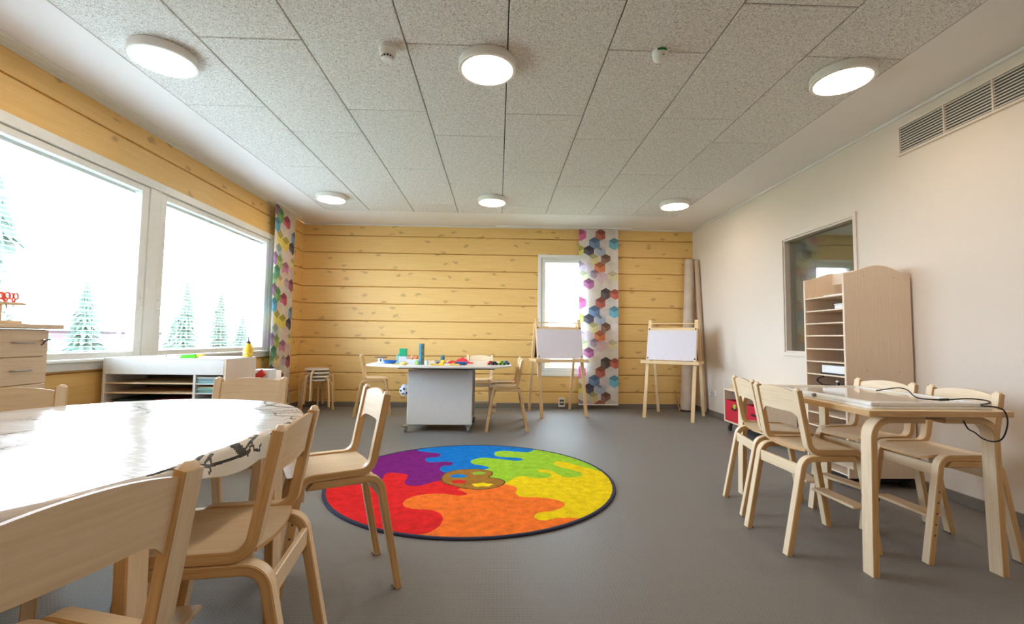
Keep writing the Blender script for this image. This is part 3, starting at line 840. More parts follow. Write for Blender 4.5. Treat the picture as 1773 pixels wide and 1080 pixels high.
def rug():
    n = 400
    g = np.linspace(-RR, RR, n + 1)
    GX, GY_ = np.meshgrid(g + RC[0], g + RC[1])
    cx = (g[:-1] + g[1:]) / 2
    CX, CY = np.meshgrid(cx + RC[0], cx + RC[1])
    rad = np.hypot(CX - RC[0], CY - RC[1])
    col = np.zeros(CX.shape + (3,)); col[:] = lin((222, 40, 36))
    B = {k: catmull(v) for k, v in BND.items()}
    def region(a, b, c):
        A, D = B[a], B[b]
        a0 = math.atan2(D[0][1] - RC[1], D[0][0] - RC[0]); a1 = math.atan2(A[0][1] - RC[1], A[0][0] - RC[0])
        while a1 < a0: a1 += 2 * math.pi
        ar = [(RC[0] + 1.5 * math.cos(t), RC[1] + 1.5 * math.sin(t)) for t in np.linspace(a0, a1, 24)]
        poly = list(A) + [(-.16, 3.38)] + list(reversed(D)) + ar
        col[inpoly(CX, CY, poly)] = lin(c)
    region('rp', 'pb', (118, 30, 112)) if False else None
    region('pb', 'bg', (18, 122, 204)); region('bg', 'gy', (160, 208, 50)); region('gy', 'yo', (244, 214, 12)); region('yo', 'or', (250, 122, 40)); region('or', 'rp', (226, 36, 36)); region('rp', 'pb', (126, 30, 122))
    pal = catmull(PAL, True)
    inp = inpoly(CX, CY, pal); d = np.full(CX.shape, 9.)
    for (x, y) in pal: d = np.minimum(d, np.hypot(CX - x, CY - y))
    col[inp] = lin((166, 118, 44)); col[inp & (d < .011)] = lin((84, 60, 26))
    for (x, y, a, b, c) in ((-.276, 3.452, .062, .045, (28, 134, 208)), (-.13, 3.525, .05, .042, (146, 190, 60)), (-.262, 3.315, .055, .045, (214, 44, 40)), (-.094, 3.25, .072, .04, (244, 214, 20))):
        wob = 1 + .12 * np.sin(5 * np.arctan2((CY - y) / b, (CX - x) / a))
        col[((CX - x) / a) ** 2 + ((CY - y) / b) ** 2 < wob ** 2] = lin(c)
    keep = rad <= RR - .012
    rs = np.random.RandomState(2)
    pile = .011 + rs.uniform(-.0012, .0012, GX.shape)
    idx = np.arange((n + 1) ** 2).reshape(n + 1, n + 1)
    q = np.stack([idx[:-1, :-1], idx[:-1, 1:], idx[1:, 1:], idx[1:, :-1]], -1)[keep]
    used, inv = np.unique(q, return_inverse=True)
    V = np.stack([GX, GY_, pile], -1).reshape(-1, 3)[used]
    me = bpy.data.meshes.new('pile'); me.from_pydata(V.tolist(), [], inv.reshape(-1, 4).tolist())
    at = me.color_attributes.new('print', 'FLOAT_COLOR', 'CORNER')
    cc = np.ones((len(q), 4, 4), np.float32); cc[:, :, :3] = col[keep][:, None, :]
    at.data.foreach_set('color', cc.ravel())
    me.materials.append(attr_mat('rug_pile', .95, .3, 17, .002, .1))
    me.polygons.foreach_set('use_smooth', [True] * len(me.polygons))
    r = thing('round_rug', 'large round rainbow rug with a paint palette in its middle', 'rug', (0, 0, 0))
    o = bpy.data.objects.new('pile', me); C.objects.link(o); o.parent = r
    q = MB(); q.lathe([(RR - .016, .0005), (RR + .006, .0005), (RR + .009, .006), (RR + .004, .0125), (RR - .010, .0135), (RR - .018, .010)], (RC[0], RC[1], 0), 120)
    q.build('bound_edge', M('navy_binding', (36, 40, 66), .9), r)
    q = MB(); q.lathe([(0, .0004), (RR - .014, .0004), (RR - .014, .008), (0, .008)], (RC[0], RC[1], 0), 64); q.build('backing', M('rug_backing', (60, 60, 66), .9), r)
rug()

# ================================================================== CHAIRS
def make_chair(footrest=True):
    r = thing('child_chair', '', 'chair')
    hy = .166
    front = fillet([(-.168, .795), (-.112, .492), (.150, .492), (.226, 0)], [.055, .055], 8)
    rear = fillet([(-.236, 0), (-.146, .4615), (.118, .4615)], [.055], 8)
    for s in (-1, 1):
        q = MB(); q.strip(front, .029, .04, s * hy); q.build('side_frame', [BIRCH, EDGE], r)
        q = MB(); q.strip(rear, .028, .04, s * hy, cut1=-.9); q.build('rear_leg', [BIRCH, EDGE], r)
        # round the post top
        q = MB(); q.lathe([(.0, .0135), (.006, .0135), (.011, .008), (.0135, 0), (.0135, -.004)], n=10, sx=1.05, sy=1.4); 
        q2 = MB(); q2.xf = Matrix.Translation((-.1682, s * hy, .7945)); q2.v = [q2.xf @ p for p in q.v]; q2.f = q.f; q2.m = q.m; q2.uv = q.uv
        q2.build('post_cap', BIRCH, r)
        q = MB(); q.box(-.238, -.214, s * hy - .018, s * hy + .018, 0, .006); q.box(.208, .23, s * hy - .018, s * hy + .018, 0, .006)
        q.build('glide', M('felt_glide', (110, 100, 90), .8) if s < 0 and 'felt_glide' not in bpy.data.materials else bpy.data.materials['felt_glide'], r)
        for k in range(5):
            z = .335 - k * .05; x = .226 - .076 * z / .492
            q = MB(); q.lathe([(0, .0212), (.0042, .0212), (.0042, .0195)] if s > 0 else [(0, -.0212), (.0042, -.0212), (.0042, -.0195)], (x, s * hy, z), 8, axis='y'); q.build('bolt_hole', SCREWD, r)
    # seat: thin moulded plate with rounded front corners and a rolled front edge
    q = MB(); pl = []
    w = hy - .021
    back = [(-.118 - .016 * (1 - (y / w) ** 2), y) for y in np.linspace(-w, w, 9)]
    fr = []
    for i in range(7):
        t = math.radians(i * 15); fr.append((.135 + .055 * math.sin(t), w - .02 + .055 * math.cos(t) - .035))
    outline = [(x, y) for x, y in back] + [(.135, w)] + [(.143 + .05 * math.sin(math.radians(i * 15)), w - .045 + .045 * math.cos(math.radians(i * 15))) for i in range(1, 7)]
    outline += [(x, -y) for x, y in reversed(outline[9:])]
    nn = len(outline)
    def sz(x, y): return .500 - .006 * (1 - (y / w) ** 2) - (max(0, x - .13) ** 2) * 3.2 - max(0, -.05 - x) ** 2 * .0
    vs = []
    rings = [1.0, .8, .55, .3]
    cxm = .03
    for top in (1, 0):
        for f in rings:
            for (x, y) in outline:
                X, Y = cxm + (x - cxm) * f, y * f; vs.append((X, Y, sz(X, Y) - (0 if top else .011)))
        vs.append((cxm, 0, sz(cxm, 0) - (0 if top else .011)))
    fs = []; R = len(rings); off = R * nn + 1
    for t in (0, off):
        for k in range(R - 1):
            for i in range(nn):
                j = (i + 1) % nn; fs.append((t + k * nn + i, t + k * nn + j, t + (k + 1) * nn + j, t + (k + 1) * nn + i))
        for i in range(nn):
            j = (i + 1) % nn; fs.append((t + (R - 1) * nn + i, t + (R - 1) * nn + j, t + R * nn))
    uvs = [[(vs[k][0], vs[k][1]) for k in f] for f in fs]; ms = [0] * len(fs)
    for i in range(nn):
        j = (i + 1) % nn; f = (i, j, off + j, off + i); fs.append(f); ms.append(1); uvs.append([(i * .02, 0), (j * .02, 0), (j * .02, .011), (i * .02, .011)])
    q.add(vs, fs, ms, uvs); q.build('seat', [BIRCH, EDGE], r)
    # curved backrest panel
    q = MB(); N = 14; w = hy - .0195; vs = []; 
    def px(z): return -.168 + (.795 - z) * .056 / .303
    for side in (0, 1):
        for i in range(N + 1):
            y = -w + 2 * w * i / N; e = 1 - (y / w) ** 2
            zt = .784 + .020 * e; zb = .650 + .030 * min(1, (1 - abs(y) / w) * 3.2) ** .6
            for z in (zb, .5 * (zb + zt), zt):
                vs.append((px(z) - .013 * e + (.0065 if side else -.0035), y, z))
    fs = []; ms = []; uvs = []; off = (N + 1) * 3
    for side in (0, off):
        for i in range(N):
            for k in range(2):
                a = side + i * 3 + k; fs.append((a, a + 3, a + 4, a + 1)); ms.append(0); uvs.append([(vs[t][1], vs[t][2]) for t in (a, a + 3, a + 4, a + 1)])
    def edge(a, b):
        fs.append((a, b, b + off, a + off)); ms.append(1); uvs.append([(vs[a][1], 0), (vs[b][1], 0), (vs[b][1], .01), (vs[a][1], .01)])
    for i in range(N):
        edge(i * 3, i * 3 + 3); edge(i * 3 + 2, i * 3 + 5)
    for i in (0, N):
        for k in range(2): edge(i * 3 + k, i * 3 + k + 1)
    q.add(vs, fs, ms, uvs); q.build('backrest', [BIRCH, EDGE], r)
    # rails between the legs
    for (x, z, n) in ((-.158, .402, 'rear_rail'), (.140, .425, 'front_rail')):
        q = MB(); q.box(x - .008, x + .008, -hy + .0195, hy - .0195, z - .027, z + .027, bev=.002); q.build(n, BIRCH, r)
    if footrest:
        q = MB(); q.box(.125, .205, -hy + .0195, hy - .0195, .205, .219, bev=.003); f = q.build('footrest', [BOARD], r)
        q = MB()
        for s in (-1, 1): q.box(.178, .198, s * (hy - .0205) - .002, s * (hy - .0205) + .002, .178, .205)
        q.build('bracket', BRASSY, f)
    return r
chair0 = make_chair()
CH = [(-.689, 1.995, 209.2, 'birch child chair at the far right of the oval table, backrest lit white'), (-.738, 1.327, 188, 'birch child chair pushed to the oval table, seen from behind in the middle foreground'),
      (-.755, .73, 165, 'nearest birch child chair, its backrest filling the bottom left corner'), (-1.94, 1.83, -54, 'birch child chair behind the oval table in front of the drawer chest'),
      (-1.32, 2.377, -83, 'birch child chair behind the oval table in front of the low paper shelf'),
      (1.740, 2.847, -10.7, 'birch child chair at the light table, the farther one on its left side'), (1.658, 2.405, 1.7, 'birch child chair at the light table, the nearer one on its left side'),
      (2.27, 2.315, 181, 'birch child chair on the wall side of the light table, the nearer one'), (2.24, 2.73, 191, 'birch child chair on the wall side of the light table, the farther one'),
      (.112, 5.27, 181, 'pale child chair side-on at the right end of the toy table'), (.12, 5.745, 181, 'pale child chair behind the right end of the toy table, half hidden'),
      (-.25, 6.185, -92, 'pale child chair against the far side of the toy table, facing the room'), (-1.65, 6.17, 12.7, 'pale child chair at the left end of the toy table by the log wall')]
for i, (x, y, a, lb) in enumerate(CH):
    o = chair0 if i == 0 else copy_tree(chair0)
    o.location = (x, y, 0); o.rotation_euler = (0, 0, math.radians(a)); o['label'] = lb; o['group'] = 'birch child chairs'

# ================================================================== OVAL TABLE AND CLOTH
TX, TY0, TY1, TR = -1.33, 1.15, 1.62, .60
def stadium(R, n=40, tx=TX):
    p = [(tx + R * math.cos(t), TY1 + R * math.sin(t)) for t in np.linspace(0, math.pi, n)]
    p += [(tx + R * math.cos(t), TY0 + R * math.sin(t)) for t in np.linspace(math.pi, 2 * math.pi, n)]
    return p
r = thing('oval_table', 'oval child-height birch table with bent legs under a white drawn-on cloth', 'table', (0, 0, 0))
q = MB(); q.prism(stadium(.600), 'z', .697, .728, 0, 1, bev=.003); q.build('tabletop', [BIRCH, EDGE], r)
for sx, yy in ((1, 1.03), (1, 1.655), (-1, .93), (-1, 1.43)):
        q = MB(); fx = TX + sx * .560
        q.strip(fillet([(fx, 0), (fx - sx * .012, .682), (fx - sx * .26, .682)], [.09], 8), .03, .062, yy); q.build('leg', [BIRCH, EDGE], r)

def branches(seed):
    rs = np.random.RandomState(seed); segs = []
    def grow(x, y, a, L, w, d):
        if d == 0 or w < .0012: return
        n = 4
        for _ in range(n):
            a2 = a + rs.uniform(-.35, .35); x2, y2 = x + math.cos(a2) * L / n, y + math.sin(a2) * L / n
            segs.append((x, y, x2, y2, w)); x, y, a = x2, y2, a2
            if rs.rand() < .55: grow(x, y, a + rs.choice([-1, 1]) * rs.uniform(.6, 1.3), L * .55, w * .6, d - 1)
        grow(x, y, a + rs.uniform(-.4, .4), L * .7, w * .7, d - 1)
    for (x, y, a) in ((-1.9, 1.2, .3), (-1.7, 2.1, -1.0), (-.95, 2.2, -1.9), (-1.1, .75, 1.9), (-.75, 1.95, 2.6), (-1.5, 1.3, 1.0), (-1.75, .7, .9), (-1.1, 1.75, -.2)):
        grow(x, y, a, .26, .006, 4)
    return segs
def cloth():
    NS, NR = 640, 150
    DROP = lambda y: min(.10, max(.028, .03 + (y - 1.05) * .13))
    out = stadium(1.0, 60)  # directions only
    # outline parameter: perimeter points of the stadium of radius TR+.006
    R = TR + .008
    per = []
    th = np.linspace(0, 2 * math.pi, NS, endpoint=False)
    Ltot = 2 * math.pi * R + 2 * (TY1 - TY0); L1 = math.pi * R; L2 = TY1 - TY0
    for k in range(NS):
        s = Ltot * k / NS
        if s < L1: a = s / R; c = (TX, TY1); 
        elif s < L1 + L2: a = math.pi; c = (TX, TY1 - (s - L1))
        elif s < 2 * L1 + L2: a = math.pi + (s - L1 - L2) / R; c = (TX, TY0)
        else: a = 0; c = (TX, TY0 + (s - 2 * L1 - L2))
        per.append((c[0], c[1], a))
    V = np.zeros((NR + 1, NS, 3)); F2 = np.zeros((NR + 1, NS, 2))
    for k, (cx, cy, a) in enumerate(per):
        ex, ey = cx + R * math.cos(a), cy + R * math.sin(a)
        mx, my = TX, min(max(ey, TY0 + .05), TY1 - .05)
        dp = DROP(ey) * (1 + .15 * math.sin(k * .13)); fold = .006 * math.sin(k * .21) + .004 * math.sin(k * .087 + 1)
        rr = .014; arcL = rr * math.pi / 2; tot = dp
        for j in range(NR + 1):
            if j <= 100:
                f = (j / 100) ** .8; f = min(1, f) 
                inner = 1 - rr / max(.05, math.hypot(ex - mx, ey - my))
                x, y = mx + (ex - mx) * f * inner, my + (ey - my) * f * inner
                V[j, k] = (x, y, .7305 + .0012 * math.sin(x * 21 + y * 9) * math.sin(y * 15 - x * 4)); F2[j, k] = (x, y)
            else:
                d = (j - 100) / (NR - 100) * (dp + rr)
                bx, by = ex - rr * math.cos(a), ey - rr * math.sin(a)
                if d < arcL:
                    t = d / rr; o, z = rr * math.sin(t), -rr * (1 - math.cos(t))
                else:
                    e = d - arcL; o, z = rr + e * .10 + fold * e / max(dp, .02) * 1.0, -rr - e
                V[j, k] = (bx + math.cos(a) * o, by + math.sin(a) * o, .7305 + z); F2[j, k] = (bx + math.cos(a) * d, by + math.sin(a) * d)
    col = np.zeros((NR, NS, 3)); col[:] = lin((226, 223, 218))
    nx = np.roll(F2, -1, 1); cen = (F2[:-1] + F2[1:] + nx[:-1] + nx[1:]) / 4
    def stroke(x0, y0, x1, y1, w, c=(44, 44, 46)):
        dx, dy = x1 - x0, y1 - y0; L = dx * dx + dy * dy + 1e-12
        t = np.clip(((cen[..., 0] - x0) * dx + (cen[..., 1] - y0) * dy) / L, 0, 1)
        d = np.hypot(cen[..., 0] - x0 - t * dx, cen[..., 1] - y0 - t * dy)
        col[d < w] = lin(c)
    for s in branches(11): stroke(*s[:4], s[4], (70, 72, 76))
    # bold antlered drawing on the hanging edge; s along the edge (y), d out from the edge (x)
    ex = TX + TR - .006
    P = lambda s, d: (ex + d, s)
    bold = [[(1.02, -.01), (1.08, .004), (1.125, .028), (1.15, .008), (1.10, -.02)], [(1.15, .008), (1.19, -.004), (1.26, -.006)], [(1.14, .02), (1.18, .034), (1.25, .040), (1.32, .044), (1.37, .040)],
            [(1.17, .022), (1.205, .008)], [(1.195, .02), (1.18, .05)], [(1.34, .036), (1.37, .02), (1.40, .012), (1.365, -.012)], [(1.40, .012), (1.43, .006), (1.41, -.022)],
            [(1.385, .02), (1.395, .045), (1.43, .055)], [(1.43, .055), (1.435, .038)], [(1.355, .05), (1.375, .03)], [(1.5, .02), (1.56, .03), (1.60, .06)], [(1.62, 0), (1.7, .03), (1.74, .07)], [(1.66, .05), (1.72, .02), (1.78, .01)]]
    for pl in bold:
        for a, b in zip(pl[:-1], pl[1:]): stroke(*P(*a), *P(*b), .0044)
    for t in np.linspace(0, 1, 12):
        stroke(*P(1.265 + .03 * t, -.02 + .0 * t), *P(1.325 + .02 * t, .042), .007)
    idx = np.arange((NR + 1) * NS).reshape(NR + 1, NS); ir = np.roll(idx, -1, 1)
    q = np.stack([idx[:-1], ir[:-1], ir[1:], idx[1:]], -1).reshape(-1, 4)
    me = bpy.data.meshes.new('tablecloth'); me.from_pydata(V.reshape(-1, 3).tolist(), [], q.tolist())
    at = me.color_attributes.new('print', 'FLOAT_COLOR', 'CORNER')
    cc = np.ones((len(q), 4, 4), np.float32); cc[:, :, :3] = col.reshape(-1, 1, 3); at.data.foreach_set('color', cc.ravel())
    mt = attr_mat('waxed_tablecloth', .17, 0, 1, 0, .45)
    t = NT(mt)
    tc = t.new('ShaderNodeTexCoord'); mp = t.new('ShaderNodeMapping'); mp.inputs['Scale'].default_value = (2.2, 15, 6); t.link(tc.outputs['Object'], mp.inputs['Vector'])
    n = t.new('ShaderNodeTexNoise', Scale=1.3, Detail=3.0, Roughness=.55); t.link(mp.outputs[0], n.inputs['Vector']); t.bump(n.outputs['Fac'], .008, .45)
    me.materials.append(mt)
    me.polygons.foreach_set('use_smooth', [True] * len(me.polygons))
    o = bpy.data.objects.new('tablecloth', me); C.objects.link(o)
    tag(o, 'glossy white oilcloth with black branch drawings draped over the oval table', 'tablecloth')
cloth()

# ================================================================== LIGHT TABLE ON THE RIGHT
r = thing('work_table', 'rectangular birch table with bent laminated legs at the white wall', 'table', (0, 0, 0))
q = MB(); q.box(1.655, 2.315, 1.985, 3.175, .708, .735, bev=.002); q.build('tabletop', BIRCH, r)
q = MB(); q.box(1.653, 2.317, 1.982, 1.985, .709, .734); q.box(1.652, 1.655, 1.985, 3.175, .709, .734); q.build('edge_band', EDGE, r)
for yy in (2.045, 3.115):
    for s in (-1, 1):
        fx = 1.985 + s * .297
        q = MB(); q.strip(fillet([(fx, 0), (fx - s * .012, .69), (fx - s * .25, .69)], [.085], 8), .03, .062, yy, ch=.0025); q.build('leg', [BIRCH, EDGE], r)
        q = MB(); q.box(fx - s * .24, fx - s * .30, yy - .03, yy + .03, .692, .708); q.build('corner_block', wood('dark_block', (150, 112, 72), (128, 92, 56)) if 'dark_block' not in bpy.data.materials else bpy.data.materials['dark_block'], r)
r = thing('light_panel', 'white framed light board lying on the birch table by the white wall', 'light board', (0, 0, .7352))
def rrect(x0, x1, y0, y1, rd, n=5):
    p = []
    for cx, cy, a in ((x1 - rd, y1 - rd, 0), (x0 + rd, y1 - rd, 90), (x0 + rd, y0 + rd, 180), (x1 - rd, y0 + rd, 270)): p += arc(cx, cy, rd, a, a + 90, n)
    return p
q = MB(); q.prism(rrect(1.70, 2.285, 2.03, 2.83, .02), 'z', 0, .012, bev=.002); q.build('base', WHITE, r)
q = MB()
for bx in ((1.705, 1.74, 2.035, 2.825), (2.245, 2.28, 2.035, 2.825), (1.74, 2.245, 2.035, 2.07), (1.74, 2.245, 2.79, 2.825)): q.box(*bx, .012, .030, bev=.004)
q.build('frame', WHITE, r)
q = MB(); q.box(1.74, 2.245, 2.07, 2.79, .012, .024); q.build('acrylic_sheet', M('acrylic_sheet', (226, 218, 208), .08, .6), r)
q = MB(); q.lathe([(0, -.012), (.010, -.012), (.011, -.004), (.011, 0)], (1.7055, 2.40, .018), 12, axis='x'); q.build('switch', M('switch_grey', (120, 112, 110), .4), r)
q = MB(); q.box(1.80, 1.815, 2.47, 2.51, .0241, .0246); q.build('print_mark', DARK, r)
cable = [(2.10, 2.46, .775), (2.15, 2.52, .768), (2.21, 2.53, .775), (2.22, 2.46, .79), (2.15, 2.33, .792), (2.075, 2.22, .780), (2.045, 2.16, .771), (2.07, 2.12, .770), (2.11, 2.105, .770), (2.17, 2.115, .771), (2.24, 2.135, .772), (2.285, 2.12, .774), (2.298, 2.08, .772), (2.28, 2.045, .768), (2.235, 2.02, .765), (2.20, 2.012, .762), (2.19, 1.995, .758),
         (2.235, 1.985, .755), (2.262, 1.975, .742), (2.266, 1.965, .70), (2.255, 1.965, .65), (2.235, 1.968, .615), (2.205, 1.975, .605), (2.17, 1.985, .615), (2.145, 1.995, .640), (2.125, 2.005, .655), (2.115, 2.015, .69)]
q = MB(); q.tube(catmull(cable, False, 5), .0032, 6); o = q.build('extension_cord', BLACK); tag(o, 'thin black power cord curling over the light board and table end', 'cord')
q = MB(); q.tube([(2.10, 2.106, .7705), (2.15, 2.112, .771)], .006, 8); q.build('cord_plug', BLACK, o)

# ================================================================== TALL PIGEONHOLE CABINET
r = thing('pigeonhole_cabinet', 'tall pale birch paper cabinet with arched side panels beside the white wall', 'cabinet')
cx0, cx1, cy0, cy1 = 2.507, 3.008, 3.2, 3.635
def side_prof():
    p = [(cx0, .075), (cx1, .075), (cx1, 1.535)]
    w = cx1 - cx0
    for u, z in ((.94, 1.540), (.88, 1.550), (.80, 1.568), (.72, 1.586), (.64, 1.598), (.55, 1.604), (.46, 1.603), (.38, 1.595), (.30, 1.582), (.22, 1.566), (.13, 1.552), (.06, 1.545), (.02, 1.543)): p.append((cx0 + w * u, z))
    p.append((cx0, 1.538)); return p
q = MB(); q.prism(side_prof(), 'y', cy0, cy0 + .018, bev=.002); sd = q.build('side_panel', PALEBOARD, r)
q = MB()
for (x, z) in ((2.66, 1.525), (2.885, 1.515), (2.665, .84), (2.90, .83)): q.lathe([(0, -.0012), (.005, -.001), (.005, .0005)], (x, cy0, z), 8, axis='y')
q.build('screw_caps', M('cap_beige', (196, 166, 134), .5), sd)
q = MB(); q.prism(side_prof(), 'y', cy1 - .018, cy1, bev=.002); q.build('side_panel', PALEBOARD, r)
q = MB(); q.box(cx1 - .012, cx1 - .004, cy0 + .018, cy1 - .018, .08, 1.53); q.build('back_panel', M('white_backing', (214, 212, 210), .5), r)
q = MB(); q.box(2.74, 2.756, cy0 + .018, cy1 - .018, 1.505, 1.595, bev=.002); q.build('crosspiece', PALEBOARD, r)
SH = [1.391, 1.288, 1.189, 1.093, .99, .892, .792, .69, .59, .49, .39, .29, .19, .095]
for z in SH:
    q = MB(); q.box(cx0 + .004, cx1 - .012, cy0 + .018, cy1 - .018, z - .010, z, bev=.0015); q.build('shelf', PALEBOARD, r)
q = MB(); q.box(cx0 + .03, cx1 - .03, cy0 + .03, cy1 - .03, .045, .085); q.build('plinth', BLACK, r)
for (x, y) in ((cx0 + .06, cy0 + .06), (cx1 - .06, cy0 + .06), (cx0 + .06, cy1 - .06), (cx1 - .06, cy1 - .06)):
    q = MB(); q.lathe([(.0, -.011), (.021, -.011), (.0225, 0), (.021, .011), (0, .011)], (x, y, .0225), 14, axis='y'); q.build('caster', BLACK, r)
def sheets(name, label, cat, x0, x1, y0, y1, z, n, cols, group=None, jit=.006, th=.0025, rz=0):
    rr = thing(name, label, cat, ((x0 + x1) / 2, (y0 + y1) / 2, z), rz, group)
    hx, hy = (x1 - x0) / 2, (y1 - y0) / 2
    for k in range(n):
        q = MB(); dx, dy = random.uniform(-jit, jit), random.uniform(-jit, jit)
        q.box(-hx + dx, hx + dx, -hy + dy, hy + dy, k * th + .0003, (k + 1) * th)
        c = cols[k % len(cols)]
        nm = 'paper_%d_%d_%d' % c
        q.build('sheet', bpy.data.materials.get(nm) or M(nm, c, .7), rr, smooth=0)
    return rr
sheets('paper_pile', 'white sheets of paper lying on the top shelf of the tall cabinet', 'paper', 2.53, 2.80, 3.24, 3.44, 1.391, 4, [(236, 236, 234)])
r2 = thing('paper_tray', 'folded white paper box on the second shelf of the tall cabinet', 'box', (2.62, 3.29, 1.288))
q = MB(); q.box(-.08, .08, -.06, .05, .0004, .032, bev=.004); q.build('body', PAPER, r2)
q = MB(); q.box(-.082, .082, -.062, .052, .032, .04, bev=.002); q.build('lid', PAPER, r2)
r2 = thing('white_carton', 'wide white carton lying in the tall cabinet above its power cord', 'box', (2.74, 3.40, .792))
q = MB(); q.box(-.2, .2, -.172, .09, .012, .07, bev=.003); q.build('body', PAPER, r2)
q = MB(); q.box(-.205, .2, -.174, .1, .0004, .012); q.build('black_tray', BLACK, r2)
sheets('paper_pile', 'loose lilac and crimson papers in the tall cabinet behind the light board', 'paper', 2.53, 2.86, 3.23, 3.43, .69, 7, [(186, 170, 190), (140, 40, 70), (150, 140, 160)], jit=.009)
r2 = thing('power_adapter', 'black power adapter with a looping cable in the tall cabinet', 'adapter', (2.56, 3.42, .69))
q = MB(); q.box(-.025, .025, -.085, .045, .0004, .022, bev=.004); q.build('body', BLACK, r2)
q = MB(); q.tube(catmull([(0, .045, .012), (-.01, .09, .02), (-.01, .14, .045), (-.005, .13, .064), (0, .10, .075), (0, .08, .08)], False, 4), .006, 6); q.build('cable', BLACK, r2)
r2 = thing('glue_stick', 'small dark glue stick with a white cap in the tall cabinet', 'glue stick', (2.53, 3.315, .69))
q = MB(); q.lathe([(0, .0004), (.012, .0004), (.012, .05), (.011, .052)], n=12); q.build('tube', DARK, r2)
q = MB(); q.lathe([(.011, .052), (.012, .053), (.012, .064), (0, .066)], n=12); q.build('cap', WHITE, r2)

# ================================================================== RED-BIN CART
r = thing('bin_cart', 'low birch cart on casters holding red bins at the white wall', 'cart')
bx0, bx1, by0, by1, bz0, bz1 = 2.68, 3.005, 4.50, 5.325, .105, .485
q = MB(); q.box(bx0, bx1, by0, by1, bz1 - .016, bz1, bev=.002); q.build('top', BIRCH, r)
q = MB(); q.box(bx0, bx1, by0, by1, bz0, bz0 + .016, bev=.002); q.build('bottom', BIRCH, r)
for y in (by0, by1 - .016, (by0 + by1) / 2 - .008):
    q = MB(); q.box(bx0, bx1, y, y + .016, bz0 + .016, bz1 - .016, bev=.002); q.build('side_panel', PALEBOARD, r)
q = MB(); q.box(bx1 - .008, bx1, by0 + .016, by1 - .016, bz0 + .016, bz1 - .016); q.build('back_panel', PALEBOARD, r)
for (x, y) in ((bx0 + .05, by0 + .06), (bx1 - .05, by0 + .06), (bx0 + .05, by1 - .06), (bx1 - .05, by1 - .06)):
    q = MB(); q.box(x - .012, x + .012, y - .016, y + .016, .055, bz0, bev=.003); q.lathe([(0, -.012), (.028, -.012), (.031, 0), (.028, .012), (0, .012)], (x - .012, y, .031), 16, axis='x'); q.build('caster', BLACK, r)
def bin_(y0, y1, lb):
    rr = thing('fabric_bin', lb, 'bin', (2.69, (y0 + y1) / 2, bz0 + .0165), 0, 'red bins in the cart')
    w = (y1 - y0) / 2; d = .29; h = .235
    q = MB(); q.box(0, d, -w, w, .0004, .006); q.box(0, .006, -w, w, .006, h, bev=.002); q.box(d - .006, d, -w, w, .006, h, bev=.002); q.box(.006, d - .006, -w, -w + .006, .006, h); q.box(.006, d - .006, w - .006, w, .006, h)
    q.build('body', RED, rr)
    q = MB(); q.box(-.0015, .0, -.055, .055, h * .56, h * .56 + .026); q.build('grip_slot', M('grip_dark', (70, 8, 18), .9) if 'grip_dark' not in bpy.data.materials else bpy.data.materials['grip_dark'], rr)
    return rr
bin_(4.925, 5.305, 'red fabric bin at the far end of the cart, green button on it')
bin_(4.52, 4.90, 'red fabric bin at the near end of the cart, seen through the chair back')
q = MB(); q.lathe([(0, -.012), (.02, -.012), (.028, -.006), (.028, 0), (0, 0)], (2.688, 5.09, .30), 16, axis='x'); o = q.build('green_button', M('lime_plastic', (150, 206, 30), .5)); tag(o, 'round lime green button toy on the front of the far red bin', 'toy')
q = MB(); q.lathe([(0, 0), (.03, .01), (.045, .05), (.03, .09), (0, .1)], (2.76, 5.02, .33), 14); o = q.build('lime_ball', bpy.data.materials['lime_plastic']); tag(o, 'lime green ball sticking out above the far red bin', 'toy')

# ================================================================== CHEST OF DRAWERS (left edge)
r = thing('drawer_chest', 'beech-look chest of many shallow drawers under the left window edge', 'chest of drawers')
dx0, dx1, dy0, dy1 = -2.93, -2.415, 1.50, 2.524
q = MB(); q.box(dx0, dx1 - .02, dy0, dy1, .05, 1.052, bev=.002); q.build('body', MDF, r)
q = MB(); q.box(dx0, dx1 + .03, dy0 - .02, dy1 + .05, 1.056, 1.078, bev=.003); q.build('worktop', MDF, r)
q = MB(); q.box(dx0 + .02, dx1 - .05, dy0 + .02, dy1 - .02, 0, .05); q.build('plinth', BLACK, r)
for k in range(7):
    z1 = 1.049 - k * .1415
    for j, (a, b) in enumerate(((dy0 + .003, (dy0 + dy1) / 2 - .002), ((dy0 + dy1) / 2 + .002, dy1 - .003))):
        q = MB(); q.box(dx1 - .02, dx1, a, b, z1 - .138, z1, bev=.002); d = q.build('drawer', MDF, r)
        yc = b - .137
        q = MB(); q.tube(fillet([(dx1, yc - .045), (dx1 + .022, yc - .045), (dx1 + .022, yc + .045), (dx1, yc + .045)], .008, 4) and [(p[0], p[1], z1 - .066) for p in fillet([(dx1, yc - .045), (dx1 + .022, yc - .045), (dx1 + .022, yc + .045), (dx1, yc + .045)], .008, 4)], .0035, 6); q.build('handle', STEEL, d)
r2 = thing('drawer_key', 'small dark key hanging in the lock of the top drawer', 'key', (dx1, 2.492, .995))
r2.scale = (.72, .72, .72)
q = MB(); q.lathe([(0, 0), (.011, 0), (.011, .006), (0, .007)], (0, 0, 0), 12, axis='x'); q.build('lock', STEEL, r2)
q = MB(); q.tube([(.007, 0, 0), (.03, 0, 0)], .002, 6); q.tube([(.03, 0, 0), (.032, -.018, -.006), (.034, -.03, -.022), (.03, -.042, -.034)], .005, 6); q.tube([(.032, 0, .004), (.034, .012, .010), (.032, .02, .002)], .004, 6); q.build('key', SCREWD, r2)
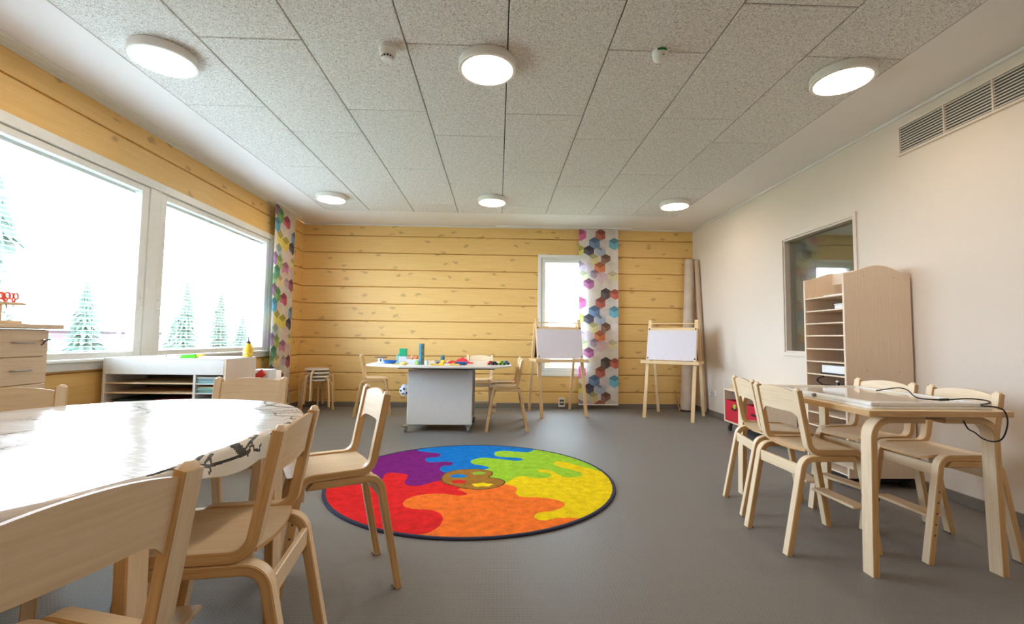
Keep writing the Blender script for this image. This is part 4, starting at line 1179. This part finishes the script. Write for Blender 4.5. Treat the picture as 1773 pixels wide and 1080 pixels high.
# scissor rack
r = thing('scissor_rack', 'wooden scissor rack standing on the chest of drawers', 'rack', (-2.55, 2.29, 1.0784))
q = MB(); q.box(-.08, .08, -.2, .145, 0, .016, bev=.003); q.build('base', BOARD, r)
q = MB(); q.box(-.075, .075, -.2, .165, .098, .110, bev=.003); q.build('perforated_board', BOARD, r)
for y in (-.17, .06):
    q = MB(); q.box(-.05, .05, y - .012, y + .012, .016, .098, bev=.002); q.build('upright', BOARD, r)
ORANGE = M('orange_plastic', (240, 92, 34), .4)
sc0 = None
def scissors():
    s = thing('scissors', '', 'scissors')
    q = MB()
    for d in (-1, 1):
        lp = [(d * (.018 + .016 * math.cos(t)), 0, .042 + .026 * math.sin(t)) for t in np.linspace(0, 2 * math.pi, 15)]
        q.tube(lp, .0052, 6, cap=False); q.tube([(d * .014, 0, .018), (d * .004, 0, -.008)], .0055, 6)
    q.build('handles', ORANGE, s)
    q = MB()
    for d in (-1, 1): q.prism([(d * -.001, -.012), (d * -.006, -.016), (d * -.004, -.055), (0, -.078), (d * .003, -.03), (d * .004, -.012)], 'y', d * .0004, d * .0019)
    q.build('blades', STEEL, s)
    return s
for i in range(9):
    for j in range(3):
        if sc0 is None: s = sc0 = scissors()
        else: s = copy_tree(sc0)
        s.scale = (.62, .62, .62)
        s.location = (-2.55 - .045 + .045 * j, 2.29 - .175 + i * .0385 - .003 * j, 1.0784 + .117)
        s.rotation_euler = (random.uniform(-.15, .15), random.uniform(-.15, .15), random.uniform(-.6, .9) + (math.pi / 2 if j % 2 else .3))
        s['label'] = 'orange-handled scissors standing in the wooden rack on the chest'; s['group'] = 'orange scissors in the rack'

# ================================================================== LOW PAPER SHELF
r = thing('paper_shelf', 'white low shelf unit with narrow paper compartments below the window', 'shelf')
sx0, sx1, sy0, sy1, st = -2.905, -2.012, 3.452, 3.868, .86
q = MB(); q.box(sx0, sx0 + .018, sy0 + .001, sy1, 0, st - .012, bev=.002); q.build('side_panel', LAMINATE, r)
q = MB(); q.box(sx1 - .018, sx1, sy0 + .001, sy1, 0, st - .012, bev=.002); sd = q.build('side_panel', PALEBOARD, r)
q = MB(); q.box(sx0, sx1, sy0, sy1, st - .012, st, bev=.002); q.build('top', LAMINATE, r)
q = MB(); q.box(sx0 + .018, sx1 - .018, sy0, sy0 + .016, st - .122, st - .0125, bev=.002); q.build('front_panel', LAMINATE, r)
q = MB(); q.box(sx0 + .018, sx1 - .018, sy1 - .008, sy1, .03, st - .013); q.build('back_panel', M('shelf_back', (110, 100, 92), .8), r)
dv = sx0 + .655
q = MB(); q.box(dv, dv + .018, sy0 + .002, sy1 - .008, .03, st - .122); q.build('divider', LAMINATE, r)
ZS = [.676, .605, .534, .463, .392, .32, .25, .18, .11]
for z in ZS:
    q = MB(); q.box(sx0 + .018, dv, sy0 + .004, sy1 - .008, z - .009, z, bev=.001); q.build('shelf', BOARD, r)
    q = MB(); q.box(dv + .018, sx1 - .018, sy0 + .004, sy1 - .008, z - .009, z, bev=.001); q.build('shelf', LAMINATE, r)
q = MB(); q.box(sx0 + .018, sx1 - .018, sy0 + .02, sy1 - .01, 0, .03); q.build('plinth', WHITE, r)
px = (dv + .022, sx1 - .022)
sheets('paper_stack', 'stack of blue and teal coloured paper in the upper right compartment of the low shelf', 'paper', px[0] + .004, px[1] - .01, 3.465, 3.72, .676, 9, [(70, 160, 170), (196, 222, 220), (80, 176, 180), (226, 228, 220), (60, 120, 170)], 'coloured paper in the low shelf', th=.005)
sheets('paper_stack', 'stack of green, teal and cream paper one compartment below the blue stack', 'paper', px[0] + .008, px[1] - .012, 3.465, 3.72, .605, 9, [(66, 150, 160), (200, 222, 206), (84, 168, 140), (232, 214, 180), (150, 196, 190)], 'coloured paper in the low shelf', th=.0048)
sheets('paper_stack', 'dull white paper stack lowest in view on the right of the low shelf', 'paper', px[0] + .008, px[1] - .012, 3.465, 3.72, .534, 5, [(206, 198, 204)], 'coloured paper in the low shelf', th=.004)
sheets('paper_stack', 'dark teal card in the left compartment of the low shelf', 'paper', sx0 + .05, sx0 + .34, 3.49, 3.80, .534, 4, [(44, 66, 70)], 'coloured paper in the low shelf', th=.004)
sheets('paper_stack', 'orange red card beside the dark teal card in the low shelf', 'paper', sx0 + .36, dv - .03, 3.465, 3.78, .534, 4, [(206, 110, 70), (170, 60, 44)], 'coloured paper in the low shelf', th=.004)
# glue bottle etc on top
r = thing('glue_bottle', 'yellow glue bottle with a dark nozzle on the low white shelf', 'bottle', (-2.045, 3.80, st + .0004))
q = MB(); q.lathe([(0, 0), (.034, 0), (.037, .006), (.037, .034), (.034, .042), (.037, .05), (.036, .066), (.028, .09), (.016, .107), (.013, .112), (0, .112)], n=24); q.build('bottle', M('yellow_plastic', (246, 204, 52), .35), r)
q = MB(); q.lathe([(.0375, .012), (.0378, .013), (.0378, .03), (.0375, .031)], n=24); lb = q.build('label_band', M('yellow_label', (250, 226, 96), .5), r)
q = MB()
for (a, b, z) in ((-1.95, -1.6, .024), (-1.5, -1.25, .026), (-1.2, -1.0, .019), (-1.9, -1.75, .016)):
    q.tube([(.0382 * math.cos(t), .0382 * math.sin(t), z + .004 * math.sin(9 * t)) for t in np.linspace(a, b, 6)], .0016, 5)
q.build('label_print', DARK, lb)
q = MB(); q.lathe([(.018, .110), (.018, .122), (.010, .128), (.005, .135), (.0035, .160), (0, .161)], n=16); q.build('nozzle', M('brown_nozzle', (70, 56, 60), .4), r)
r = thing('desk_brush', 'bright green brush with a yellow end lying on the low white shelf', 'brush', (-2.31, 3.50, st + .0004), .12)
q = MB(); q.prism([(-.062, 0), (.045, 0), (.052, .012), (.046, .03), (-.04, .026), (-.058, .014)], 'y', -.025, .025, bev=.003); q.build('body', M('green_plastic', (88, 214, 40), .45), r)
q = MB(); q.prism([(.047, .004), (.10, .022), (.098, .03), (.047, .028)], 'y', -.02, .02, bev=.002); q.build('tip', M('yellow_tip', (246, 214, 80), .5), r)
q = MB(); q.lathe([(0, 0), (.006, 0), (.007, .006), (.004, .011), (0, .012)], (-2.57, 3.62, st + .0004), 10); o = q.build('push_pin', DARK); tag(o, 'tiny dark pin on the back of the low white shelf', 'pin')
q = MB(); q.prism(rrect(-2.8, -2.45, 3.5, 3.72, .01, 2), 'z', st + .0004, st + .006); o = q.build('clear_folder', M('clear_folder', (222, 230, 236), .15)); tag(o, 'pale glossy folder lying on the left of the low white shelf', 'folder')
# book crate behind the shelf
r = thing('book_crate', 'pale wooden crate of picture books standing behind the low shelf', 'crate', (-2.265, 4.09, 0))
q = MB(); q.box(-.25, .28, -.18, .18, 0, .012); q.box(-.25, .28, -.18, -.168, .012, .60, bev=.002); q.box(-.25, .28, .168, .18, .012, .72, bev=.002); q.box(-.25, -.238, -.168, .168, .012, .68); q.box(.268, .28, -.168, .168, .012, .62, bev=.002); q.build('box', PALEBOARD, r)
r = thing('picture_book', 'red and green picture book leaning in the crate by the curtain', 'book', (-2.035, 4.03, .685), 0)
q = MB(); q.xf = Matrix.Rotation(math.radians(-38), 4, 'Y'); q.box(-.07, .07, -.10, -.085, -.03, .03, bev=.002); q.build('red_cover', M('red_cover', (222, 58, 48), .5), r)
q = MB(); q.box(-.085, -.03, -.12, -.104, -.055, -.02, bev=.002); q.build('green_cover', M('green_cover', (30, 130, 60), .5), r)
q = MB(); q.box(-.085, -.035, -.118, -.106, -.02, .0, bev=.001); q.build('pages', PAPER, r)
q = MB(); q.box(-.06, .085, -.08, .06, -.02, .06, bev=.003); q.build('inner_block', PAPER, r)

# ================================================================== ISLAND TOY TABLE
r = thing('toy_table', 'white toy table with a box base on casters in front of the log wall', 'table')
poly = [(-1.02, 4.72), (-.05, 4.74), (.02, 4.78), (.15, 5.06), (.16, 5.12), (.15, 5.66), (-.02, 5.98), (-1.05, 5.96), (-1.42, 5.60), (-1.445, 5.5), (-1.43, 5.02), (-1.40, 4.97)]
q = MB(); q.prism(poly, 'z', .722, .742, bev=.003); q.build('tabletop', LAMINATE, r)
q = MB(); q.box(-1.04, -.03, 4.80, 5.85, .708, .722); q.build('sub_frame', M('table_subframe', (110, 108, 106), .5), r)
ix0, ix1, iy0, iy1 = -.992, -.272, 5.1, 5.70
q = MB(); q.box(ix0, ix1, iy0, iy0 + .018, .075, .682, bev=.006); q.build('front_panel', LAMINATE, r)
q = MB(); q.box(ix0, ix1, iy1 - .018, iy1, .075, .682, bev=.003); q.build('back_panel', LAMINATE, r)
q = MB(); q.box(ix0 + .012, ix1 - .012, iy0 + .018, iy1 - .018, .075, .093); q.build('bottom_shelf', BOARD, r)
q = MB(); q.box(ix0 + .012, ix1 - .012, iy0 + .018, iy1 - .018, .36, .376); q.build('middle_shelf', BOARD, r)
q = MB(); q.box(-.64, -.622, iy0 + .018, iy1 - .018, .093, .68); q.build('divider', BOARD, r)
q = MB(); q.box(ix0 + .05, ix1 - .05, iy0 + .05, iy1 - .05, .682, .708); q.build('top_spacer', BLACK, r)
TYRE = M('caster_tyre', (130, 132, 130), .4)
for (x, y) in ((ix0 - .005, iy0 - .022), (ix1 - .035, iy0 - .022), (ix0 + .01, iy1 - .05), (ix1 - .01, iy1 - .03)):
    q = MB(); q.box(x - .03, x + .03, y - .03, y + .03, .071, .075); q.box(x - .018, x - .014, y - .022, y + .022, .03, .071); q.box(x + .014, x + .018, y - .022, y + .022, .03, .071); c = q.build('caster', STEEL, r)
    q = MB(); q.lathe([(0, -.013), (.034, -.013), (.037, -.008), (.037, .008), (.034, .013), (0, .013)], (x, y, .037), 20, axis='x'); q.build('wheel', TYRE, c)
    q = MB(); q.box(x - .045, x + .02, y - .035, y - .022, .064, .071, bev=.002); q.build('brake_lever', STEEL, c)
q = MB(); q.lathe([(0, -.07), (.045, -.06), (.075, -.02), (.07, .03), (.035, .065), (0, .07)], (0, 0, 0), 14); 
r = thing('cloth_bag', 'white cloth bag with dark dots sticking out of the toy table box', 'bag', (-1.03, 5.22, .44))
o = q.build('bag', M('bag_cloth', (226, 226, 226), .8), r)
q = MB()
for (x, y, z, rr) in ((-.045, -.05, .0, .016), (-.01, -.066, .02, .014), (.02, -.06, -.02, .016), (-.02, -.06, -.03, .012), (-.055, -.03, .03, .012)):
    q.lathe([(0, -rr), (rr * .7, -rr * .7), (rr, 0), (rr * .7, rr * .7), (0, rr)], (x, y, z), 8)
q.build('dots', M('bag_dots', (50, 110, 70), .8, alt=(70, 50, 130), scale=20), o)

TZ = .7424
def toy(name, label, cat, x, y, parts, group=None, rz=0, z=TZ):
    r = thing(name, label, cat, (x, y, z), rz, group)
    for (nm, mb, mt) in parts: mb.build(nm, mt, r)
    return r
_mc = {}
def CM(c, rough=.4):
    if c not in _mc: _mc[c] = M('toy_%d_%d_%d' % c, c, rough)
    return _mc[c]
def bxm(*a, **k): return MB().box(*a, **k)
# block towers
def tower(x, y, n, s, label):
    r = thing('block_tower', label, 'tower', (x, y, TZ))
    cs = [(84, 140, 170), (96, 120, 80), (70, 90, 100), (120, 150, 150)]
    for k in range(n):
        q = MB(); q.box(-s, 0, -s, s, k * .023, (k + 1) * .023 - .001, bev=.002); q.build('brick', CM((96, 168, 196)), r)
        q = MB(); q.box(0, s, -s, s, k * .023, (k + 1) * .023 - .001, bev=.002); q.build('brick', CM(((104, 124, 76), (92, 98, 70), (84, 96, 100))[k % 3]), r)
tower(-.828, 5.0, 10, .027, 'tall slim tower of blue and green toy bricks on the toy table')
tower(-.642, 5.38, 4, .023, 'short tower of toy bricks right of the tall tower')
# green box on a stand
toy('toy_house', 'green toy box standing on pale blocks at the back of the toy table', 'toy', -1.10, 5.36,
    [('box', bxm(-.04, .04, -.04, .04, .075, .165, bev=.004), CM((18, 164, 118))), ('support', bxm(-.075, -.05, -.03, .03, 0, .10, bev=.003), CM((140, 190, 180))), ('block', bxm(-.045, .05, -.04, .04, 0, .075, bev=.003), CM((206, 214, 224)))])
q = MB(); q.lathe([(0, .002), (.05, .002), (.075, .03), (.078, .036), (.07, .034), (.045, .008), (0, .006)], n=24)
toy('toy_bowl', 'blue plastic bowl on the left of the toy table', 'bowl', -1.20, 5.15, [('bowl', q, CM((28, 104, 190)))])
toy('toy_stand', 'small white toy stand with a brown top at the left end of the toy table', 'toy', -1.32, 5.22,
    [('base', bxm(-.045, .045, -.03, .03, 0, .012, bev=.002), CM((226, 226, 222))), ('post', bxm(-.03, .03, -.02, .02, .012, .06, bev=.003), CM((228, 228, 226))), ('roof', bxm(-.062, .062, -.04, .04, .06, .074, bev=.003), CM((104, 88, 66))), ('door', bxm(-.008, .008, -.0215, -.02, .02, .045), DARK)])
q = MB(); q.lathe([(0, 0), (.03, .002), (.042, .012), (.042, .02), (.03, .03), (0, .031)], n=18)
toy('yellow_disc', 'round yellow toy disc near the left front of the toy table', 'toy', -1.0, 4.92, [('disc', q, CM((236, 204, 116)))])
# plastic figures
fig = [(-.985, 5.3, (150, 60, 40), (236, 160, 140)), (-.93, 5.28, (238, 170, 50), (230, 120, 60)), (-.885, 5.32, (230, 150, 140), (226, 110, 90)), (-.86, 5.2, (90, 130, 60), (226, 220, 90)), (-.95, 5.36, (236, 180, 170), (170, 60, 50)), (-.84, 5.12, (90, 60, 110), (50, 50, 60))]
for k, (x, y, a, b) in enumerate(fig):
    body = MB(); body.lathe([(0, 0), (.018, 0), (.022, .02), (.014, .045), (.01, .05)], n=14)
    head = MB(); head.lathe([(.006, .048), (.018, .058), (.02, .07), (.013, .083), (0, .087)], n=14)
    toy('toy_figure', ['brown-bodied toy peg figure beside the green toy box', 'yellow-orange toy peg figure in the middle of the figure group', 'pink and coral toy peg figure of the group', 'green and yellow toy peg figure beside the tall tower', 'pale pink and dark red toy peg figure at the back', 'purple and black toy peg figure at the foot of the tall tower'][k], 'toy', x, y, [('body', body, CM(a)), ('head', head, CM(b))], 'peg figures on the toy table')
toy('white_tray', 'pale tray carrying the figures on the toy table', 'tray', -.95, 5.26, [('tray', bxm(-.125, .125, -.17, .13, -.0395, -.034, bev=.002), CM((206, 206, 220))), ('foot', bxm(-.1, .1, -.14, .1, -.0415, -.0396), CM((196, 196, 210)))], z=TZ + .042) if False else None
toy('white_tray', 'pale lilac tray of figures left of the tall brick tower', 'tray', -.93, 5.17, [('rim', bxm(-.12, .09, -.05, -.044, .002, .05, bev=.002), CM((208, 208, 222))), ('floor_plate', bxm(-.12, .09, -.05, .03, 0, .004), CM((200, 200, 214)))])
q = MB(); q.lathe([(0, 0), (.018, 0), (.020, .004), (.020, .04), (.014, .048), (0, .049)], n=14)
toy('clear_jar', 'small pale blue jar at the foot of the tall brick tower', 'jar', -.765, 4.96, [('jar', q, CM((196, 220, 228), .15))])
toy('green_brick', 'lime brick just left of the tall tower', 'toy brick', -.875, 4.97, [('brick', bxm(-.016, .016, -.015, .015, 0, .045, bev=.002), CM((170, 210, 120))), ('stud', bxm(-.008, .008, -.008, .008, .045, .05, bev=.001), CM((170, 210, 120)))])
toy('purple_board', 'flat dark purple board on the toy table behind the yellow toy', 'board', -.575, 5.30, [('board', bxm(-.13, -.02, -.03, .03, 0, .014, bev=.002), CM((70, 66, 110))), ('knob', bxm(-.03, -.02, -.02, .0, .014, .03, bev=.001), CM((110, 90, 70)))])
toy('yellow_sheet', 'flat pale yellow sheet lying left of the yellow disc on the toy table', 'sheet', -1.13, 4.97, [('sheet', bxm(-.09, .07, -.06, .06, 0, .004), CM((238, 232, 190))), ('tab', bxm(.0, .05, -.05, .0, .004, .007), CM((190, 214, 110)))])
# construction trays and loose bricks
q = MB(); q.box(-.07, .07, -.05, .05, 0, .012, bev=.003)
toy('toy_tray', 'white and purple toy tray to the right of the short tower', 'tray', -.69, 5.54, [('tray', q, CM((222, 220, 226))), ('strip', bxm(-.06, .06, -.045, -.01, .012, .02, bev=.002), CM((86, 80, 130)))])
yel = MB(); yel.box(-.05, .0, -.03, .03, 0, .03, bev=.004); yel.lathe([(0, .03), (.03, .03), (.034, .045), (.02, .058), (0, .06)], (-.005, 0, 0), 14)
toy('yellow_bricks', 'yellow toy with a round top at the front of the toy table', 'toy', -.57, 4.90, [('body', yel, CM((240, 200, 60))), ('arm', bxm(-.14, -.05, -.02, .02, 0, .016, bev=.004), CM((220, 180, 60)))])
toy('yellow_bricks', 'long flat yellow bricks next to the yellow round-topped toy', 'toy', -.465, 4.91, [('brick', bxm(-.045, .06, -.03, .025, 0, .018, bev=.003), CM((226, 196, 100))), ('knob', bxm(-.02, .0, -.01, .01, .018, .028, bev=.002), CM((244, 222, 110)))])
q = MB(); q.box(-.06, .065, -.035, .035, .004, .036, bev=.005); w = MB()
for a in (-.035, .035): w.lathe([(0, -.037), (.012, -.037), (.012, .037), (0, .037)], (a, 0, .012), 12, axis='y')
toy('blue_block', 'blue toy wagon in front of the red crumpled cloth', 'toy', -.395, 5.0, [('body', q, CM((26, 92, 170))), ('wheels', w, CM((40, 44, 60)))])
# red cloth: wavy heap
q = MB(); vs = []; fs = []; nu, nv = 22, 12
for j in range(nv + 1):
    for i in range(nu + 1):
        u, v = i / nu * 2 - 1, j / nv * 2 - 1
        e = max(0, 1 - abs(u) ** 2.2) * max(0, 1 - v * v)
        vs.append((u * .155, v * .11, .0015 + .062 * e * (.62 + .38 * math.sin(5.2 * u + 2.0 * v + .4)) + .012 * e * math.sin(13 * u - 7 * v)))
for j in range(nv):
    for i in range(nu): a = j * (nu + 1) + i; fs.append((a, a + 1, a + nu + 2, a + nu + 1))
q.add(vs, fs); o = q.build('red_cloth', CM((222, 32, 56), .6), recalc=False, smooth=60); o.location = (-.435, 5.38, TZ); tag(o, 'crumpled red cloth lying on the toy table', 'cloth')
toy('white_sheet', 'flat white paper beneath the red cloth on the toy table', 'paper', -.50, 5.17, [('sheet', bxm(-.10, .10, -.07, .07, 0, .0012), PAPER)])
# cars
def car(x, y, c, label):
    b = MB(); b.prism([(-.036, .008), (.036, .008), (.036, .022), (.022, .026), (.012, .042), (-.016, .042), (-.026, .026), (-.036, .024)], 'y', -.02, .02, bev=.002)
    g = MB(); g.box(-.014, .011, -.0205, .0205, .028, .039)
    r = thing('toy_car', label, 'toy car', (x, y, TZ), .35, 'toy cars on the table end')
    b.build('body', CM(c), r); g.build('windows', CM((40, 48, 60)), r)
    for (dx, dy) in ((-.022, -.02), (.022, -.02), (-.022, .02), (.022, .02)):
        w = MB(); w.lathe([(0, -.004), (.010, -.004), (.010, .004), (0, .004)], (dx, dy, .0102), 12, axis='y'); w.build('wheel', BLACK, r)
car(-.075, 5.12, (226, 84, 84), 'coral red toy car on the right end of the toy table')
car(-.03, 5.06, (40, 40, 44), 'black toy car next to the coral red one')
car(.05, 5.12, (150, 206, 40), 'lime green toy car on the right end of the toy table')
car(.10, 5.16, (56, 140, 196), 'blue toy car nearest the right edge of the toy table')

# ================================================================== STOOLS
def stool():
    r = thing('stool', '', 'stool')
    q = MB(); q.lathe([(0, .41), (.160, .41), (.164, .414), (.164, .430), (.160, .434), (0, .434)], n=36); q.build('seat', LAMINATE, r)
    for k in range(3):
        t = math.radians(-90 + 120 * k)
        q = MB(); q.strip(fillet([(.238, 0), (.205, .397), (.05, .397)], [.06], 7), .024, .030, 0, ch=.006); q2 = MB(); R = Matrix.Rotation(t, 4, 'Z')
        q2.v = [R @ p for p in q.v]; q2.f = q.f; q2.m = q.m; q2.uv = q.uv; q2.build('leg', [BIRCH, EDGE], r)
    return r
s0 = stool(); SX, SY = -2.56, 6.62
for i in range(4):
    o = s0 if i == 0 else copy_tree(s0)
    o.location = (SX - .004 * i, SY - .006 * i, i * .050); o.rotation_euler = (0, 0, math.radians((-40, -58, -22, 2)[i]))
    o['label'] = ['bottom stool of the stack in the log wall corner', 'second stool up in the stack in the corner', 'third stool up in the stack, under the top one', 'top stool of the stack in the log wall corner'][i]; o['group'] = 'stacked stools in the corner'

# ================================================================== EASELS
def easel(loc, rz, label):
    r = thing('easel', label, 'easel', loc, rz)
    W, D, HT = .31, .325, 1.32      # half width, half depth at floor, height of the front posts
    def lp(s, f, z0, z1, rear):    # leg line in yz
        ya = lambda z: (-D + (D - .035) * z / 1.28) * (1 if not rear else -1)
        return [(ya(z0), z0), (ya(z1), z1)]
    for s in (-1, 1):
        q = MB(); q.strip(lp(s, 0, 0, HT, False), .022, .045, s * W, ch=.003, mi=0, mi_edge=0, plane='yz'); q.build('front_leg', [PINE], r)
        q = MB(); q.strip(lp(s, 0, 0, HT - .05, True), .022, .040, s * W, ch=.003, mi=0, mi_edge=0, plane='yz'); q.build('rear_leg', [PINE], r)
        q = MB(); q.box(s * W + s * .021, s * W + s * .035, -.23, .23, .725, .765, bev=.003); q.build('side_arm', PINE, r)
    yf = lambda z: -D + (D - .035) * z / 1.28
    q = MB(); q.tube([(-W, yf(1.27), 1.27), (W, yf(1.27), 1.27)], .008, 10); q.build('paper_rod', PINE, r)
    q = MB(); q.box(-W - .02, W + .02, yf(1.2) - .028, yf(1.2) - .012, 1.175, 1.215, bev=.003); q.build('clamp_bar', PINE, r)
    def board(nm, sgn, mt):
        q = MB(); vs = []
        for z in (.775, 1.185):
            for x in (-W - .012, W + .012):
                for d in (-.0225, -.0125):
                    vs.append((x, sgn * (yf(z) + d), z))
        q.add(vs, [(0, 2, 6, 4), (1, 5, 7, 3), (0, 1, 3, 2), (4, 6, 7, 5), (0, 4, 5, 1), (2, 3, 7, 6)]); q.build(nm, mt, r, smooth=0)
    board('whiteboard', 1, PAPERL); board('chalkboard', -1, CHALK)
    q = MB(); q.box(-W - .07, W + .07, yf(.74) - .09, yf(.74) - .018, .728, .742, bev=.002); q.box(-W - .07, W + .07, yf(.74) - .102, yf(.74) - .09, .724, .768, bev=.003); q.build('tray', PINE, r)
    for s in (-1, 1):
        for z in (1.197, .80):
            q = MB(); q.lathe([(0, -.006), (.009, -.005), (.011, 0), (0, 0)], (s * (W - .002), yf(z) - (.028 if z > 1 else .0225), z), 10, axis='y'); q.build('bolt_cap', SCREWD, r)
    return r
easel((.839, 6.395, 0), math.radians(11), 'double-sided pine easel in front of the narrow back window')
easel((2.43, 6.20, 0), math.radians(-36), 'pine easel with white board in the right corner near the carpet rolls')

# carpet rolls in the corner
r = thing('carpet_roll', 'tall beige carpet roll leaning in the right corner behind the easel', 'carpet roll')
A, B_ = Vector((2.815, 6.70, .02)), Vector((2.935, 6.818, 2.28))
CARP = M('beige_carpet', (208, 192, 174), .9, .2, alt=(192, 172, 152), scale=6)
q = MB(); q.tube([A, A.lerp(B_, .3), A.lerp(B_, .65), B_], [.094, .082, .078, .074], 20); q.build('roll', CARP, r)
q = MB(); q.tube([A - Vector((0, 0, .018)), A], [.08, .09], 20); q.tube([B_, B_ + Vector((.0, .0, .006))], [.05, .03], 16); q.build('end_wrap', M('carpet_backing', (90, 76, 66), .9), r)
q = MB(); A, B_ = Vector((2.962, 6.44, .036)), Vector((2.984, 6.69, 2.25)); q.tube([A, A.lerp(B_, .5), B_], [.036, .034, .034], 14); o = q.build('carpet_roll', M('brown_carpet', (186, 164, 140), .9)); tag(o, 'thin brown roll leaning beside the beige carpet roll', 'carpet roll')
q = MB(); q.tube([(2.685, 6.64, .012), (2.70, 6.86, .28)], .011, 8); o = q.build('wooden_stick', wood('stick_wood', (160, 116, 74), (130, 90, 54))); tag(o, 'short brown wooden stick on the floor by the carpet roll', 'stick')

# ================================================================== OUTSIDE
m = MB(); m.box(-80, 80, -30, 90, -.62, -.6); g = struct('ground', m, M('yard_gravel', (150, 152, 146), .9, alt=(120, 134, 104), scale=.4))
NEED = M('spruce_needles', (70, 86, 76), .9, alt=(52, 70, 62), scale=6); BARK = M('spruce_bark', (98, 78, 62), .9)
def spruce(x, y, h, w, label):
    r = thing('spruce_tree', label, 'tree', (x, y, -.6), 0, 'spruces outside the left windows')
    q = MB(); q.tube([(0, 0, 0), (0, 0, h * .97)], [w * .07, .01], 8); q.build('trunk', BARK, r)
    q = MB(); n = 13
    for k in range(n):
        z = h * (.10 + .9 * k / n); rr = w * (1 - k / n) ** .85 + .03
        vs = [(0, 0, z + h * .11)]; sp = 14
        for i in range(sp * 2):
            t = math.pi * i / sp + random.uniform(-.1, .1); q_ = rr * (random.uniform(.8, 1.1) if i % 2 == 0 else .5)
            vs.append((q_ * math.cos(t), q_ * math.sin(t), z - (h * .045 if i % 2 == 0 else 0) + random.uniform(-.05, .05)))
        q.add(vs, [(0, 1 + i, 1 + (i + 1) % (sp * 2)) for i in range(sp * 2)] + [tuple(1 + i for i in reversed(range(sp * 2)))])
    q.build('foliage', NEED, r, recalc=False, smooth=0)
for (x, y, h, w, lb) in ((-12.4, 14, 3.15, .85, 'spruce seen through the near left window, beside the window post'), (-9.43, 14, 3.2, .66, 'left spruce seen through the far left window'), (-9.25, 15.4, 3.1, .62, 'middle spruce seen through the far left window'),
                         (-7.75, 14, 2.2, .6, 'small right spruce seen through the far left window'), (-11.4, 16.4, 2.3, .7, 'low spruce by the window post in the far left window'), (-6.95, 6.4, 3.75, .95, 'big spruce at the left edge of the near window')):
    spruce(x, y, h, w, lb)
def house(x0, x1, y0, y1, h, mw, label, roofm):
    r = thing('house', label, 'house', ((x0 + x1) / 2, (y0 + y1) / 2, -.6))
    a, b = (x1 - x0) / 2, (y1 - y0) / 2
    q = MB(); q.box(-a, a, -b, b, 0, h); q.build('walls', mw, r, smooth=0)
    q = MB(); q.prism([(-a - .3, h), (a + .3, h), (0, h + a * .55)], 'y', -b - .3, b + .3); q.build('roof', roofm, r, smooth=0)
    for k in (-.6, -.2, .2, .6):
        q = MB(); q.box(a, a + .04, k * b - .5, k * b + .5, h * .35, h * .75); q.build('window', FRAMEW, r)
        q = MB(); q.box(k * a - .4, k * a + .4, -b - .04, -b, h * .35, h * .75); q.build('window', FRAMEW, r)
house(-26, -19.5, 19, 27, 1.75, M('red_house_paint', (96, 70, 84), .8), 'low dark red house beyond the yard in the near window', M('dark_roof', (84, 80, 84), .8))
house(-1, 9, 22, 30, 3.2, M('pale_house_paint', (214, 214, 210), .8), 'pale house outside the narrow back window', M('grey_roof', (150, 146, 146), .8))
r = thing('leafy_branch_tree', 'leafy tree tip at the top left of the back window', 'tree', (1.25, 11.2, -.6))
q = MB(); q.tube([(0, 0, 0), (-.1, 0, 2.2), (-.15, 0, 3.9)], [.12, .09, .03], 8); q.build('trunk', BARK, r)
q = MB()
for k in range(260):
    t, z, rr = random.uniform(0, 6.28), random.gauss(4.0, .32), random.uniform(.05, .62)
    p = Vector((rr * math.cos(t) - .15, rr * math.sin(t), z)); a = Vector((random.uniform(-1, 1), random.uniform(-1, 1), random.uniform(-1, 1))).normalized() * .07; b = a.orthogonal().normalized() * .04
    q.add([p - a, p + b, p + a, p - b], [(0, 1, 2, 3)])
q.build('foliage', M('leaf_green', (92, 124, 76), .8), r, recalc=False, smooth=0, kind='stuff')

portal('window_portal_left', (XL - .16, 3.93, 1.56), (0, math.radians(-90), 0), 1.5, 4.0)
portal('window_portal_back', (1.02, YB + .16, 1.41), (math.radians(-90), 0, 0), .76, 1.8)
